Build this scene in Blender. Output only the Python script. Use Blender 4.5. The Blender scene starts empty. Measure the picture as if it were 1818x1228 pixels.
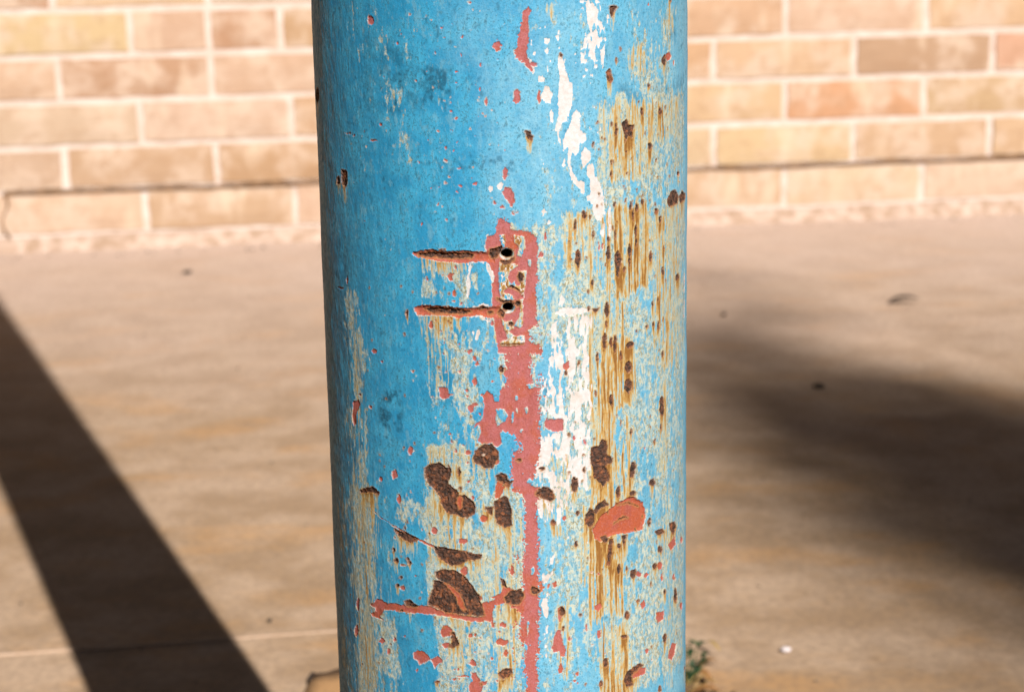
import bpy, bmesh, math, random
import numpy as np
from mathutils import Vector, Matrix

scene = bpy.context.scene
col = scene.collection

# ------------------------------------------------------------------ camera
FPX, PITCH, ROLL, CAMH = 3100.0, 0.211895, -0.023081, 0.45047      # focal length in photo pixels (1818 wide)
fw = np.array([0, math.cos(PITCH), -math.sin(PITCH)])
rt0 = np.array([1.0, 0, 0]); up0 = np.cross(rt0, fw)
rt = rt0 * math.cos(ROLL) + up0 * math.sin(ROLL)
up = -rt0 * math.sin(ROLL) + up0 * math.cos(ROLL)
cam_d = bpy.data.cameras.new('camera')
cam = bpy.data.objects.new('camera', cam_d); col.objects.link(cam)
M = Matrix(((rt[0], up[0], -fw[0], 0), (rt[1], up[1], -fw[1], 0), (rt[2], up[2], -fw[2], CAMH), (0, 0, 0, 1)))
cam.matrix_world = M
cam_d.sensor_width = 36; cam_d.lens = FPX / 1818 * 36
cam_d.clip_start = 0.01; cam_d.clip_end = 500
cam_d.dof.use_dof = True; cam_d.dof.focus_distance = 0.478; cam_d.dof.aperture_fstop = 23
scene.camera = cam

# ------------------------------------------------------------------ light
SUN_AZ, SUN_EL = 0.385848, math.radians(36)
w = bpy.data.worlds.new('World'); scene.world = w; w.use_nodes = True
nt = w.node_tree; bg = nt.nodes['Background']
sky = nt.nodes.new('ShaderNodeTexSky'); sky.sky_type = 'NISHITA'; sky.sun_disc = False
sky.sun_elevation = SUN_EL; sky.sun_rotation = math.pi - SUN_AZ
nt.links.new(sky.outputs[0], bg.inputs[0]); bg.inputs[1].default_value = 0.05
sd_ = bpy.data.lights.new('sun', 'SUN'); sd_.energy = 5.0; sd_.angle = math.radians(0.5); sd_.color = (1.0, 0.95, 0.89)
sun = bpy.data.objects.new('sun', sd_); col.objects.link(sun)
SUNV = Vector((math.sin(SUN_AZ) * math.cos(SUN_EL), -math.cos(SUN_AZ) * math.cos(SUN_EL), math.sin(SUN_EL)))
sun.rotation_euler = SUNV.to_track_quat('Z', 'Y').to_euler()
vs = scene.view_settings
vs.view_transform = 'Standard'; vs.look = 'None'; vs.gamma = 1; vs.use_curve_mapping = False
vs.exposure = 1.08

# ------------------------------------------------------------------ helpers
def ray(x, y):
    x = np.asarray(x, float); y = np.asarray(y, float)
    return fw + rt * ((x - 909) / FPX)[..., None] + up * ((614 - y) / FPX)[..., None]
def ground(x, y, z=0.0):
    d = ray(x, y); t = (z - CAMH) / d[..., 2]
    return d[..., 0] * t, d[..., 1] * t
def lin(c):
    c = np.asarray(c, float) / 255.0
    return tuple(np.where(c <= 0.04045, c / 12.92, ((c + 0.055) / 1.055) ** 2.4))
def alb(r, g, b, k=1.4):
    return tuple(min(0.85, v / k) for v in lin((r, g, b))) + (1.0,)

def link(name, mesh, mat=None, parent=None):
    o = bpy.data.objects.new(name, mesh); col.objects.link(o)
    if mat is not None and not mesh.materials: mesh.materials.append(mat)
    if parent is not None: o.parent = parent
    return o
def empty(name, loc, label, cat, group=None):
    o = bpy.data.objects.new(name, None); col.objects.link(o); o.location = loc
    o.empty_display_size = 0.02
    o['label'] = label; o['category'] = cat
    if group: o['group'] = group
    return o
def tag(o, label, cat, group=None):
    o['label'] = label; o['category'] = cat
    if group: o['group'] = group
    return o
def bm_mesh(bm, name, smooth=False):
    me = bpy.data.meshes.new(name); bm.to_mesh(me); bm.free()
    if smooth:
        me.polygons.foreach_set('use_smooth', [True] * len(me.polygons))
    return me

class NT:
    """tiny node-building helper"""
    def __init__(s, name):
        s.m = bpy.data.materials.new(name); s.m.use_nodes = True
        s.t = s.m.node_tree; s.b = s.t.nodes['Principled BSDF']
    def n(s, typ, **kw):
        nd = s.t.nodes.new(typ)
        for k, v in kw.items(): setattr(nd, k, v)
        return nd
    def set(s, inp, v):
        if isinstance(v, bpy.types.NodeSocket): s.t.links.new(v, inp)
        else: inp.default_value = v
    def coord(s, scale=(1, 1, 1), out='Object', loc=(0, 0, 0)):
        tc = s.n('ShaderNodeTexCoord'); mp = s.n('ShaderNodeMapping')
        s.t.links.new(tc.outputs[out], mp.inputs[0]); mp.inputs['Scale'].default_value = scale
        mp.inputs['Location'].default_value = loc
        return mp.outputs[0]
    def noise(s, vec, scale, detail=3, rough=0.55, color=False):
        nd = s.n('ShaderNodeTexNoise'); s.set(nd.inputs['Vector'], vec)
        nd.inputs['Scale'].default_value = scale; nd.inputs['Detail'].default_value = detail
        nd.inputs['Roughness'].default_value = rough
        return nd.outputs['Color' if color else 'Fac']
    def math(s, op, a, b=0.0, c=0.0, clamp=False):
        nd = s.n('ShaderNodeMath', operation=op, use_clamp=clamp)
        s.set(nd.inputs[0], a); s.set(nd.inputs[1], b)
        if op in ('MULTIPLY_ADD',): s.set(nd.inputs[2], c)
        return nd.outputs[0]
    def ramp(s, v, lo, hi, a=0.0, b=1.0):
        nd = s.n('ShaderNodeMapRange'); nd.interpolation_type = 'SMOOTHSTEP'
        s.set(nd.inputs[0], v); nd.inputs[1].default_value = lo; nd.inputs[2].default_value = hi
        nd.inputs[3].default_value = a; nd.inputs[4].default_value = b
        return nd.outputs[0]
    def mix(s, f, a, b, mode='MIX'):
        nd = s.n('ShaderNodeMix', data_type='RGBA', blend_type=mode)
        s.set(nd.inputs[0], f); s.set(nd.inputs[6], a); s.set(nd.inputs[7], b)
        return nd.outputs[2]
    def bump(s, h, strength, dist, normal=None):
        nd = s.n('ShaderNodeBump'); nd.inputs['Strength'].default_value = strength
        nd.inputs['Distance'].default_value = dist; s.set(nd.inputs['Height'], h)
        if normal is not None: s.set(nd.inputs['Normal'], normal)
        return nd.outputs[0]
    def out(s, color, rough=0.8, normal=None, spec=0.5):
        s.set(s.b.inputs['Base Color'], color); s.set(s.b.inputs['Roughness'], rough)
        s.set(s.b.inputs['Specular IOR Level'], spec)
        if normal is not None: s.set(s.b.inputs['Normal'], normal)
        return s.m

# ------------------------------------------------------------------ materials
def mat_concrete():
    m = NT('warm_concrete')
    v = m.coord((1, 1, 1))
    big = m.noise(v, 2.6, 4, 0.55); mid = m.noise(m.coord((1, 1, 1), loc=(3, 1, 0)), 14, 5, 0.6)
    fine = m.noise(v, 160, 3, 0.7); grit = m.noise(v, 900, 2, 0.6)
    c = m.mix(m.ramp(mid, 0.36, 0.64), alb(184, 152, 118, 1.86), alb(212, 182, 152, 1.86))
    c = m.mix(m.math('MULTIPLY', m.ramp(m.noise(m.coord((1, 1.6, 1), loc=(7, 4, 0)), 7.5, 4, 0.6), 0.50, 0.68), 0.55), c, alb(214, 162, 102, 1.86))
    # paler wash towards the wall, broken up by noise
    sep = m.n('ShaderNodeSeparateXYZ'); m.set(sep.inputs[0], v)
    far_pale = m.ramp(m.math('ADD', sep.outputs[1], m.math('MULTIPLY', big, 1.2)), 1.9, 4.0)
    c = m.mix(m.math('MULTIPLY', far_pale, 0.85), c, alb(240, 214, 200, 1.85))
    c = m.mix(m.math('MULTIPLY', m.ramp(fine, 0.36, 0.64), 0.75), m.mix(0.42, c, (0.13, 0.09, 0.065, 1)), c)
    c = m.mix(m.math('MULTIPLY', m.ramp(grit, 0.56, 0.72), 0.35), c, (0.12, 0.09, 0.07, 1))
    b = m.bump(fine, 0.35, 0.0012); b = m.bump(grit, 0.4, 0.0004, b)
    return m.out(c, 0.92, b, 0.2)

def mat_plain(name, c, rough=0.85, var=0.25, scale=300, bump=0.0003, spec=0.3, c2=None):
    m = NT(name); v = m.coord()
    n = m.noise(v, scale, 4, 0.6)
    d = c2 if c2 else tuple(x * (1 - var) for x in c[:3]) + (1,)
    cc = m.mix(m.ramp(n, 0.35, 0.65), d, c)
    return m.out(cc, rough, m.bump(n, 0.5, bump), spec)

def mat_brick():
    m = NT('pale_worn_brick')
    oi = m.n('ShaderNodeObjectInfo')
    tc = m.n('ShaderNodeTexCoord')
    vadd = m.n('ShaderNodeVectorMath', operation='MULTIPLY_ADD')
    m.set(vadd.inputs[0], oi.outputs['Location']); vadd.inputs[1].default_value = (7.3, 5.1, 9.7)
    m.set(vadd.inputs[2], tc.outputs['Object']); v = vadd.outputs[0]
    big = m.noise(v, 15, 3, 0.55); mid = m.noise(v, 38, 4, 0.6); fine = m.noise(v, 220, 3, 0.65)
    mp = m.n('ShaderNodeMapping'); m.set(mp.inputs[0], v); mp.inputs['Scale'].default_value = (1, 1, 0.25)
    vert = m.noise(mp.outputs[0], 22, 3, 0.5)
    base = oi.outputs['Color']
    c = m.mix(m.math('MULTIPLY', m.ramp(big, 0.42, 0.64), 0.75), base, alb(246, 222, 202, 2.35))
    c = m.mix(m.math('MULTIPLY', m.ramp(mid, 0.48, 0.66), 0.75), c, m.mix(0.35, base, (0.20, 0.11, 0.06, 1)))
    c = m.mix(m.math('MULTIPLY', m.ramp(vert, 0.56, 0.70), 0.55), c, alb(250, 228, 204, 2.1))
    c = m.mix(m.math('MULTIPLY', m.ramp(vert, 0.40, 0.30), 0.45), c, m.mix(0.5, base, (0.24, 0.14, 0.08, 1)))
    c = m.mix(m.math('MULTIPLY', m.ramp(fine, 0.3, 0.7), 0.25), m.mix(0.3, c, (0.3, 0.2, 0.12, 1)), c)
    b = m.bump(mid, 0.4, 0.002); b = m.bump(fine, 0.5, 0.001, b)
    return m.out(c, 0.9, b, 0.2)

def mat_mortar():
    m = NT('cream_mortar'); v = m.coord()
    n = m.noise(v, 30, 4, 0.6); f = m.noise(v, 260, 3, 0.6)
    c = m.mix(m.ramp(n, 0.35, 0.65), alb(238, 216, 202, 2.3), alb(250, 236, 226, 2.3))
    c = m.mix(m.math('MULTIPLY', m.ramp(f, 0.35, 0.65), 0.3), c, alb(220, 190, 168, 1.5))
    return m.out(c, 0.92, m.bump(f, 0.5, 0.0008), 0.2)

def mat_pole():
    m = NT('layered_peeling_paint')
    a1 = m.n('ShaderNodeAttribute', attribute_name='layers'); a2 = m.n('ShaderNodeAttribute', attribute_name='wear')
    s1 = m.n('ShaderNodeSeparateColor'); m.set(s1.inputs[0], a1.outputs['Color'])
    s2 = m.n('ShaderNodeSeparateColor'); m.set(s2.inputs[0], a2.outputs['Color'])
    rust, prim, white, worn = s1.outputs[0], s1.outputs[1], s1.outputs[2], a1.outputs['Alpha']
    stain, hue, teal, chalk_and_light = s2.outputs[0], s2.outputs[1], s2.outputs[2], a2.outputs['Alpha']
    K = 1 / 1.81
    v = m.coord((K, K, K)); vv = m.coord((K, K, K * 0.36)); vs0 = m.coord((K, K, K * 0.045)); vh = m.coord((K, K, K * 0.30), loc=(.3, .2, .1))
    micro = m.noise(v, 4300, 2, 0.6); mid = m.noise(v, 1400, 4, 0.66); broad = m.noise(v, 260, 3, 0.55)
    wob = m.n('ShaderNodeVectorMath', operation='MULTIPLY_ADD'); m.set(wob.inputs[0], m.noise(v, 190, 3, 0.6, True)); wob.inputs[1].default_value = (.0011, .0011, 0); m.set(wob.inputs[2], vs0); vs_ = wob.outputs[0]
    brush = m.noise(vv, 2400, 4, 0.62); streak = m.noise(vs_, 2600, 3, 0.6)
    hairn = m.noise(vh, 760, 3, 0.6); hairm = m.noise(m.coord((K, K, K * .6), loc=(.7, .1, .4)), 900, 3, 0.65)
    ridge = lambda n, w_: m.ramp(m.math('ABSOLUTE', m.math('SUBTRACT', n, 0.5)), w_, 0.0)
    jit = m.math('MULTIPLY', m.math('SUBTRACT', micro, 0.5), 0.34)
    def mask(f, w_=0.045, c=0.5):
        return m.ramp(m.math('ADD', f, jit), c - w_, c + w_)
    mul = lambda a, b: m.math('MULTIPLY', a, b)
    # blue top coat
    blue = m.mix(m.ramp(broad, 0.36, 0.64), (0.018, 0.225, 0.410, 1), (0.040, 0.300, 0.490, 1))
    blue = m.mix(mul(m.ramp(brush, 0.55, 0.72), 0.55), blue, (0.150, 0.335, 0.430, 1))
    blue = m.mix(mul(chalk_and_light, m.ramp(mid, 0.28, 0.66, 0.45, 1.0)), blue, (0.210, 0.430, 0.540, 1))
    blue = m.mix(mul(m.ramp(micro, 0.56, 0.68), 0.50), blue, (0.020, 0.115, 0.185, 1))
    blue = m.mix(mul(m.ramp(m.noise(v, 2500, 3, 0.7), 0.56, 0.64), mul(m.ramp(broad, 0.35, 0.60), 0.7)), blue, (0.022, 0.110, 0.160, 1))
    blue = m.mix(mul(m.ramp(m.noise(m.coord((K, K, K * 0.5), loc=(.1, .5, .2)), 620, 5, 0.7), 0.56, 0.64), 0.45), blue, (0.140, 0.330, 0.420, 1))
    blue = m.mix(mul(m.ramp(mid, 0.60, 0.68), 0.55), blue, (0.045, 0.150, 0.190, 1))
    blue = m.mix(mul(m.ramp(mid, 0.36, 0.28), 0.45), blue, (0.170, 0.370, 0.450, 1))
    blue = m.mix(mul(mul(ridge(hairn, 0.012), m.ramp(broad, 0.50, 0.58)), 0.65), blue, (0.030, 0.100, 0.120, 1))
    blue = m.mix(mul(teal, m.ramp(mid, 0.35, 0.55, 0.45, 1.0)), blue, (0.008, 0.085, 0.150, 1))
    # worn, pale coat: pale blue and cream mottling, crazed with fine olive hairlines
    wc = m.mix(m.ramp(brush, 0.38, 0.60), (0.120, 0.290, 0.385, 1), (0.290, 0.410, 0.430, 1))
    wc = m.mix(mul(m.ramp(mid, 0.46, 0.58), 0.78), wc, (0.480, 0.470, 0.350, 1))
    wc = m.mix(mul(m.ramp(hairm, 0.40, 0.34), 0.8), wc, (0.070, 0.255, 0.390, 1))
    wc = m.mix(mul(mul(ridge(hairm, 0.035), m.ramp(broad, 0.36, 0.48)), 0.85), wc, (0.230, 0.165, 0.045, 1))
    wc = m.mix(mul(ridge(hairn, 0.012), 0.65), wc, (0.075, 0.085, 0.050, 1))
    c = m.mix(mask(worn, 0.09), blue, wc)
    # ochre weeping stains: cream to yellow ochre to brown, in fine vertical lines
    on = m.ramp(stain, 0.02, 0.22)
    sv = m.math('ADD', stain, mul(m.math('SUBTRACT', streak, 0.5), mul(on, 1.7)))
    sv = m.math('ADD', sv, mul(m.math('SUBTRACT', mid, 0.5), mul(on, 0.5)))
    c = m.mix(mul(m.ramp(sv, 0.16, 0.34), 0.75), c, (0.400, 0.385, 0.255, 1))
    c = m.mix(mul(m.ramp(sv, 0.34, 0.56), 0.90), c, (0.400, 0.225, 0.050, 1))
    c = m.mix(mul(m.ramp(sv, 0.54, 0.84), 0.92), c, (0.200, 0.080, 0.015, 1))
    # white undercoat
    wh = m.mix(m.ramp(mid, 0.35, 0.65), (0.500, 0.465, 0.450, 1), (0.570, 0.545, 0.545, 1))
    wh = m.mix(mul(m.ramp(m.noise(v, 700, 3, 0.6), 0.52, 0.62), mul(stain, 1.6)), wh, (0.40, 0.25, 0.12, 1))
    wh = m.mix(mul(m.ramp(broad, 0.52, 0.64), 0.35), wh, (0.42, 0.33, 0.25, 1))
    c = m.mix(mask(white), c, wh)
    # broken cream rim of the coats round bare primer
    rim = mul(m.ramp(m.math('ADD', prim, jit), 0.30, 0.46), m.ramp(m.noise(v, 420, 3, 0.6), 0.46, 0.58, 0.0, 0.72))
    c = m.mix(rim, c, (0.450, 0.390, 0.320, 1))
    hue = m.math('ADD', hue, m.math('MULTIPLY', m.ramp(broad, 0.50, 0.62), 0.45), clamp=True)
    pc = m.mix(hue, (0.345, 0.100, 0.102, 1), (0.340, 0.072, 0.028, 1))
    pc = m.mix(mul(m.ramp(mid, 0.50, 0.70), 0.45), pc, (0.300, 0.078, 0.046, 1))
    pc = m.mix(mul(m.ramp(m.noise(vv, 520, 4, 0.65), 0.52, 0.66), 0.55), pc, (0.265, 0.064, 0.052, 1))
    pc = m.mix(mul(m.ramp(micro, 0.57, 0.66), 0.4), pc, (0.400, 0.190, 0.180, 1))
    pc = m.mix(mul(m.ramp(micro, 0.44, 0.34), 0.5), pc, (0.180, 0.045, 0.030, 1))
    pm = mask(prim, 0.05); c = m.mix(pm, c, pc)
    halo = mul(m.ramp(m.math('ADD', rust, jit), 0.16, 0.48), 0.85)
    c = m.mix(halo, c, m.mix(m.ramp(rust, 0.3, 0.45), (0.330, 0.190, 0.060, 1), (0.210, 0.080, 0.026, 1)))
    rc = m.mix(m.ramp(mid, 0.38, 0.62), (0.020, 0.012, 0.009, 1), (0.095, 0.040, 0.022, 1))
    rc = m.mix(mul(m.ramp(m.noise(v, 800, 5, 0.75), 0.52, 0.62), 0.85), rc, (0.240, 0.078, 0.028, 1))
    rc = m.mix(mul(m.ramp(micro, 0.60, 0.72), 0.5), rc, (0.150, 0.095, 0.070, 1))
    rm = mask(rust); c = m.mix(rm, c, rc)
    c = m.mix(1.0, c, (0.70, 0.70, 0.70, 1), 'MULTIPLY')
    rough = m.math('ADD', m.ramp(mid, 0.3, 0.7, 0.46, 0.64), mul(m.math('MAXIMUM', rm, pm), 0.28))
    b = m.bump(mid, 0.45, 0.00026)
    b = m.bump(brush, 0.40, 0.00013, b)
    b = m.bump(mul(micro, m.math('ADD', mul(rm, 3.0), 0.8)), 0.5, 0.00009, b)
    return m.out(c, rough, b, 0.28)

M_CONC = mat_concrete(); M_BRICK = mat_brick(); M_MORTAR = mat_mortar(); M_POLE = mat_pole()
M_TAR = mat_plain('damp_course_tar', (0.17, 0.095, 0.048, 1), 0.9, 0.45, 60, 0.001)
M_JOINT = mat_plain('pale_joint_filler', alb(200, 172, 148, 1.95), 0.9, 0.2, 260, 0.0004, c2=alb(190, 160, 134, 1.95))
M_GREEN = mat_plain('weed_green', (0.020, 0.050, 0.016, 1), 0.6, 0.5, 400, 0.0002)
M_DRY = mat_plain('dry_leaf_brown', (0.22, 0.105, 0.035, 1), 0.7, 0.55, 300, 0.0003)
M_STRAW = mat_plain('dry_straw', (0.26, 0.17, 0.05, 1), 0.7, 0.3, 300, 0.0002)
M_TAN = mat_plain('tan_leaf', (0.30, 0.17, 0.075, 1), 0.7, 0.25, 350, 0.0002)
M_DARKST = mat_plain('dark_stone', (0.028, 0.02, 0.015, 1), 0.8, 0.4, 500, 0.0004)
M_WHITEST = mat_plain('white_stone', (0.45, 0.40, 0.40, 1), 0.8, 0.1, 500, 0.0003)
M_BARK = mat_plain('bark', (0.10, 0.07, 0.045, 1), 0.9, 0.5, 12, 0.02)
M_LEAF = mat_plain('tree_leaf', (0.06, 0.11, 0.035, 1), 0.6, 0.4, 4, 0.001)

# ------------------------------------------------------------------ ground
def grid_mesh(name, xs, ys, zf):
    X, Y = np.meshgrid(xs, ys); Z = zf(X, Y)
    me = bpy.data.meshes.new(name); nx, ny = len(xs), len(ys)
    co = np.stack([X, Y, Z], -1).reshape(-1, 3)
    i = np.arange((nx - 1) * (ny - 1)); r, c = i // (nx - 1), i % (nx - 1); a = r * nx + c
    f = np.stack([a, a + 1, a + nx + 1, a + nx], -1)
    set_mesh(me, co, f); return me
def set_mesh(me, co, f, smooth=True):
    me.vertices.add(len(co)); me.vertices.foreach_set('co', co.astype(np.float32).ravel())
    me.loops.add(f.size); me.loops.foreach_set('vertex_index', f.astype(np.int32).ravel())
    me.polygons.add(len(f)); me.polygons.foreach_set('loop_start', (np.arange(len(f)) * f.shape[1]).astype(np.int32))
    me.update(calc_edges=True)
    if smooth: me.polygons.foreach_set('use_smooth', np.ones(len(f), bool))

rng = np.random.default_rng(7)
_lat = rng.random((256, 256)).astype(np.float32)
def vnoise(x, y, seed=0):
    """value noise, 0..1, period 256"""
    x = np.asarray(x) + seed * 17.37; y = np.asarray(y) + seed * 31.71
    xi = np.floor(x).astype(np.int64); yi = np.floor(y).astype(np.int64)
    fx = (x - xi).astype(np.float32); fy = (y - yi).astype(np.float32)
    fx = fx * fx * (3 - 2 * fx); fy = fy * fy * (3 - 2 * fy)
    a = _lat[yi & 255, xi & 255]; b = _lat[yi & 255, (xi + 1) & 255]
    c = _lat[(yi + 1) & 255, xi & 255]; d = _lat[(yi + 1) & 255, (xi + 1) & 255]
    return (a * (1 - fx) + b * fx) * (1 - fy) + (c * (1 - fx) + d * fx) * fy
def fbm(x, y, seed=0, oct=3):
    s = 0; a = 1; t = 0
    for o in range(oct):
        s = s + a * vnoise(x * 2 ** o, y * 2 ** o, seed + o * 3); t += a; a *= 0.55
    return s / t

def axis(lo, hi, a, b, step, coarse):
    l = list(np.arange(a, b, step)); t = a; s = step
    pre = []
    while t > lo: s *= coarse; t -= s; pre.append(max(t, lo))
    post = []; t = b; s = step
    while t < hi: post.append(min(t, hi)); s *= coarse; t += s
    return np.array(pre[::-1] + l + post + [hi])
gx = axis(-60, 60, -1.2, 1.2, 0.02, 1.35); gy = axis(-60, 60, 0.3, 3.3, 0.02, 1.35)
gx = np.unique(gx); gy = np.unique(gy)
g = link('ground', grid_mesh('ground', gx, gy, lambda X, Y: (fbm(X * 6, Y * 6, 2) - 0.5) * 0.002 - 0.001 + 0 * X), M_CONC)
g['kind'] = 'structure'

# pale filled joint between two pours of concrete
def strip(name, pts, wid, h, mat):
    bm = bmesh.new(); rows = []
    for i, (x, y) in enumerate(pts):
        x0, y0 = pts[max(0, i - 1)]; x1, y1 = pts[min(len(pts) - 1, i + 1)]
        dx, dy = x1 - x0, y1 - y0; l = math.hypot(dx, dy); nx, ny = -dy / l, dx / l
        ww = wid * random.uniform(0.6, 1.4)
        rows.append([bm.verts.new((x + nx * ww * k, y + ny * ww * k, z)) for k, z in ((-1, -0.002), (-0.6, h), (0.6, h), (1, -0.002))])
    for a, b in zip(rows, rows[1:]):
        for k in range(3): bm.faces.new((a[k], a[k + 1], b[k + 1], b[k]))
    bmesh.ops.recalc_face_normals(bm, faces=bm.faces)
    return link(name, bm_mesh(bm, name, True), mat)
random.seed(3)
pts = [(-1.3 + 1.33 * t / 60, 1.0135 + 0.1626 * t / 60 + random.uniform(-.0012, .0012)) for t in range(61)]
j = strip('slab_joint', pts, 0.0014, 0.0005, M_JOINT); j['kind'] = 'structure'

# ------------------------------------------------------------------ brick wall
WD, WYAW, Z0, CH = 3.028232, -0.112567, 0.099796, 0.075274
wn = np.array([math.sin(WYAW), math.cos(WYAW)]); wt = np.array([math.cos(WYAW), -math.sin(WYAW)])
wall = empty('brick_wall', (wn[0] * WD, wn[1] * WD, 0), 'pale weathered brick wall with cream mortar behind the blue pole', 'wall')
wall.rotation_euler = (0, 0, -WYAW)          # local x = along wall, local -y = towards camera
JT = 0.0115
def wbox(bm, x0, x1, y0, y1, z0, z1):
    vsx = [bm.verts.new(p) for p in ((x0, y0, z0), (x1, y0, z0), (x1, y1, z0), (x0, y1, z0), (x0, y0, z1), (x1, y0, z1), (x1, y1, z1), (x0, y1, z1))]
    for q in ((0, 1, 5, 4), (1, 2, 6, 5), (2, 3, 7, 6), (3, 0, 4, 7), (4, 5, 6, 7), (3, 2, 1, 0)): bm.faces.new([vsx[k] for k in q])
bm = bmesh.new(); wbox(bm, -3.2, 3.2, 0.0035, 0.11, -0.05, Z0 + CH * 12)
link('mortar', bm_mesh(bm, 'mortar'), M_MORTAR, wall)
BL = {'full': 0.254, 'half': 0.130, 'closer': 0.105}
bmeshes = {}
random.seed(11)
def brick_mesh(L, seed):
    r = random.Random(seed); l = L - JT; h = CH - JT
    bm = bmesh.new(); nx, nz = (8 if L > 0.2 else 4), 3
    front = [[None] * (nz + 1) for _ in range(nx + 1)]
    for i in range(nx + 1):
        for k in range(nz + 1):
            e = (i in (0, nx)) or (k in (0, nz))
            x = -l / 2 + l * i / nx + (r.uniform(-.0016, .0016)); z = -h / 2 + h * k / nz + r.uniform(-.0012, .0012)
            front[i][k] = bm.verts.new((x, r.uniform(-.0006, .0006) + (0.0016 if e else 0), z))
    for i in range(nx):
        for k in range(nz): bm.faces.new((front[i][k], front[i + 1][k], front[i + 1][k + 1], front[i][k + 1]))
    loop = [front[i][0] for i in range(nx + 1)] + [front[nx][k] for k in range(1, nz + 1)] + [front[i][nz] for i in range(nx - 1, -1, -1)] + [front[0][k] for k in range(nz - 1, 0, -1)]
    back = [bm.verts.new((v.co.x, 0.02, v.co.z)) for v in loop]
    for a in range(len(loop)):
        b = (a + 1) % len(loop); bm.faces.new((loop[a], back[a], back[b], loop[b]))
    me = bm_mesh(bm, 'brick', False); me.materials.append(M_BRICK); return me
for kk, L in BL.items(): bmeshes[kk] = [brick_mesh(L, hash_) for hash_ in range(8)]
PAL = [(230, 196, 170), (224, 186, 160), (232, 200, 176), (214, 170, 142), (224, 182, 152), (204, 160, 130), (229, 192, 160), (220, 176, 152)]
SPEC = {  # (row, joint start) -> photo colour
    (3, -0.681): (238, 198, 152), (3, -0.434): (226, 182, 156), (3, -0.304): (200, 148, 112), (3, -0.184): (208, 160, 124),
    (2, -0.811): (226, 184, 160), (2, -0.557): (200, 148, 122), (2, -0.303): (230, 190, 164),
    (1, -0.681): (228, 190, 168), (1, -0.427): (236, 196, 172), (1, -0.173): (214, 166, 126),
    (0, -0.811): (212, 176, 150), (0, -0.557): (212, 166, 132), (0, -0.303): (200, 152, 114),
    (-1, -0.681): (236, 200, 174), (-1, -0.427): (212, 172, 140), (-1, -0.173): (234, 186, 164),
    (4, -0.811): (212, 154, 130), (4, -0.557): (240, 200, 158),
    (3, 0.440): (228, 176, 142), (3, 0.694): (236, 196, 168), (3, 0.948): (236, 190, 150),
    (2, 0.311): (224, 172, 138), (2, 0.565): (234, 188, 154), (2, 0.819): (198, 156, 122), (2, 1.073): (230, 168, 144),
    (1, 0.440): (236, 190, 152), (1, 0.694): (230, 160, 124), (1, 0.948): (218, 172, 132),
    (0, 0.311): (232, 190, 154), (0, 0.565): (236, 196, 156), (0, 0.819): (220, 174, 144), (0, 1.073): (230, 186, 150),
    (-1, 0.440): (226, 178, 146), (-1, 0.694): (238, 202, 176), (-1, 0.948): (240, 206, 182)}
def row_joints(k):
    if k % 2: base_l, base_r = -0.173, 0.440      # rows -1, 1, 3
    else: base_l, base_r = -0.303, 0.311
    J = []
    x = base_l
    while x > -3.1: J.append(x); x -= 0.254
    J = J[::-1]
    x = base_l + 0.254; J.append(x); J.append(base_r - (0.254 if k % 2 else 0.0))
    if k % 2: J.append(base_r)
    x = base_r + 0.254
    while x < 3.1: J.append(x); x += 0.254
    J = sorted(set(round(q, 3) for q in J))
    if k == 3: J = sorted(set(J) - {round(-0.427, 3)} | {-0.434, -0.304, -0.184} - {-0.173})
    return J
for k in range(-1, 12):
    J = row_joints(k)
    if k == 3: J = [q for q in J if q != -0.173]
    for a, b in zip(J, J[1:]):
        L = b - a
        kind = 'full' if L > 0.2 else ('half' if L > 0.115 else 'closer')
        if L < 0.05: continue
        o = bpy.data.objects.new('brick', random.choice(bmeshes[kind])); col.objects.link(o); o.parent = wall
        o.location = ((a + b) / 2 + 0.144 + random.uniform(-.001, .001), random.uniform(-.0012, .0008), Z0 + CH * (k + 0.5) + random.uniform(-.001, .001))
        o.rotation_euler = (0, random.uniform(-.004, .004), random.uniform(-.004, .004))
        o.scale = (L / BL[kind] * 1.0, 1, random.choice((1, 1)))
        c = None
        for (rk, rs), v in SPEC.items():
            if rk == k and abs(rs - a) < 0.03: c = v
        if c is None: c = random.choice(PAL)
        c = [c[0] - 3, c[1] + 5, c[2] + 5]
        o.color = alb(*[max(0, min(255, q + random.uniform(-4, 4))) for q in c], 2.4)
# rough mortar fillet at the foot of the wall
bm = bmesh.new(); rows = []
n = 420
for i in range(n + 1):
    x = -3.1 + 6.2 * i / n
    t = float(fbm(np.array(x * 9), np.array(0.0), 5)) - 0.5; t2 = float(fbm(np.array(x * 22), np.array(3.0), 6)) - 0.5
    zt = 0.0235 + 0.010 * t + 0.004 * t2; yo = -0.018 - 0.022 * t2 - 0.01 * t
    rows.append([bm.verts.new((x, 0.004, zt)), bm.verts.new((x, -0.004 + 0.003 * t, zt - 0.002)), bm.verts.new((x, yo * 0.55, zt * 0.45)), bm.verts.new((x, yo, 0.0015)), bm.verts.new((x, yo - 0.002, -0.006))])
for a, b in zip(rows, rows[1:]):
    for k in range(4): bm.faces.new((a[k], b[k], b[k + 1], a[k + 1]))
bmesh.ops.recalc_face_normals(bm, faces=bm.faces)
M_FOOT = mat_plain('footing_render', alb(236, 208, 190, 2.5), 0.92, 0.15, 45, 0.001, c2=alb(196, 164, 138, 2.5))
link('footing_fillet', bm_mesh(bm, 'footing_fillet', True), M_FOOT, wall)
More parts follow.
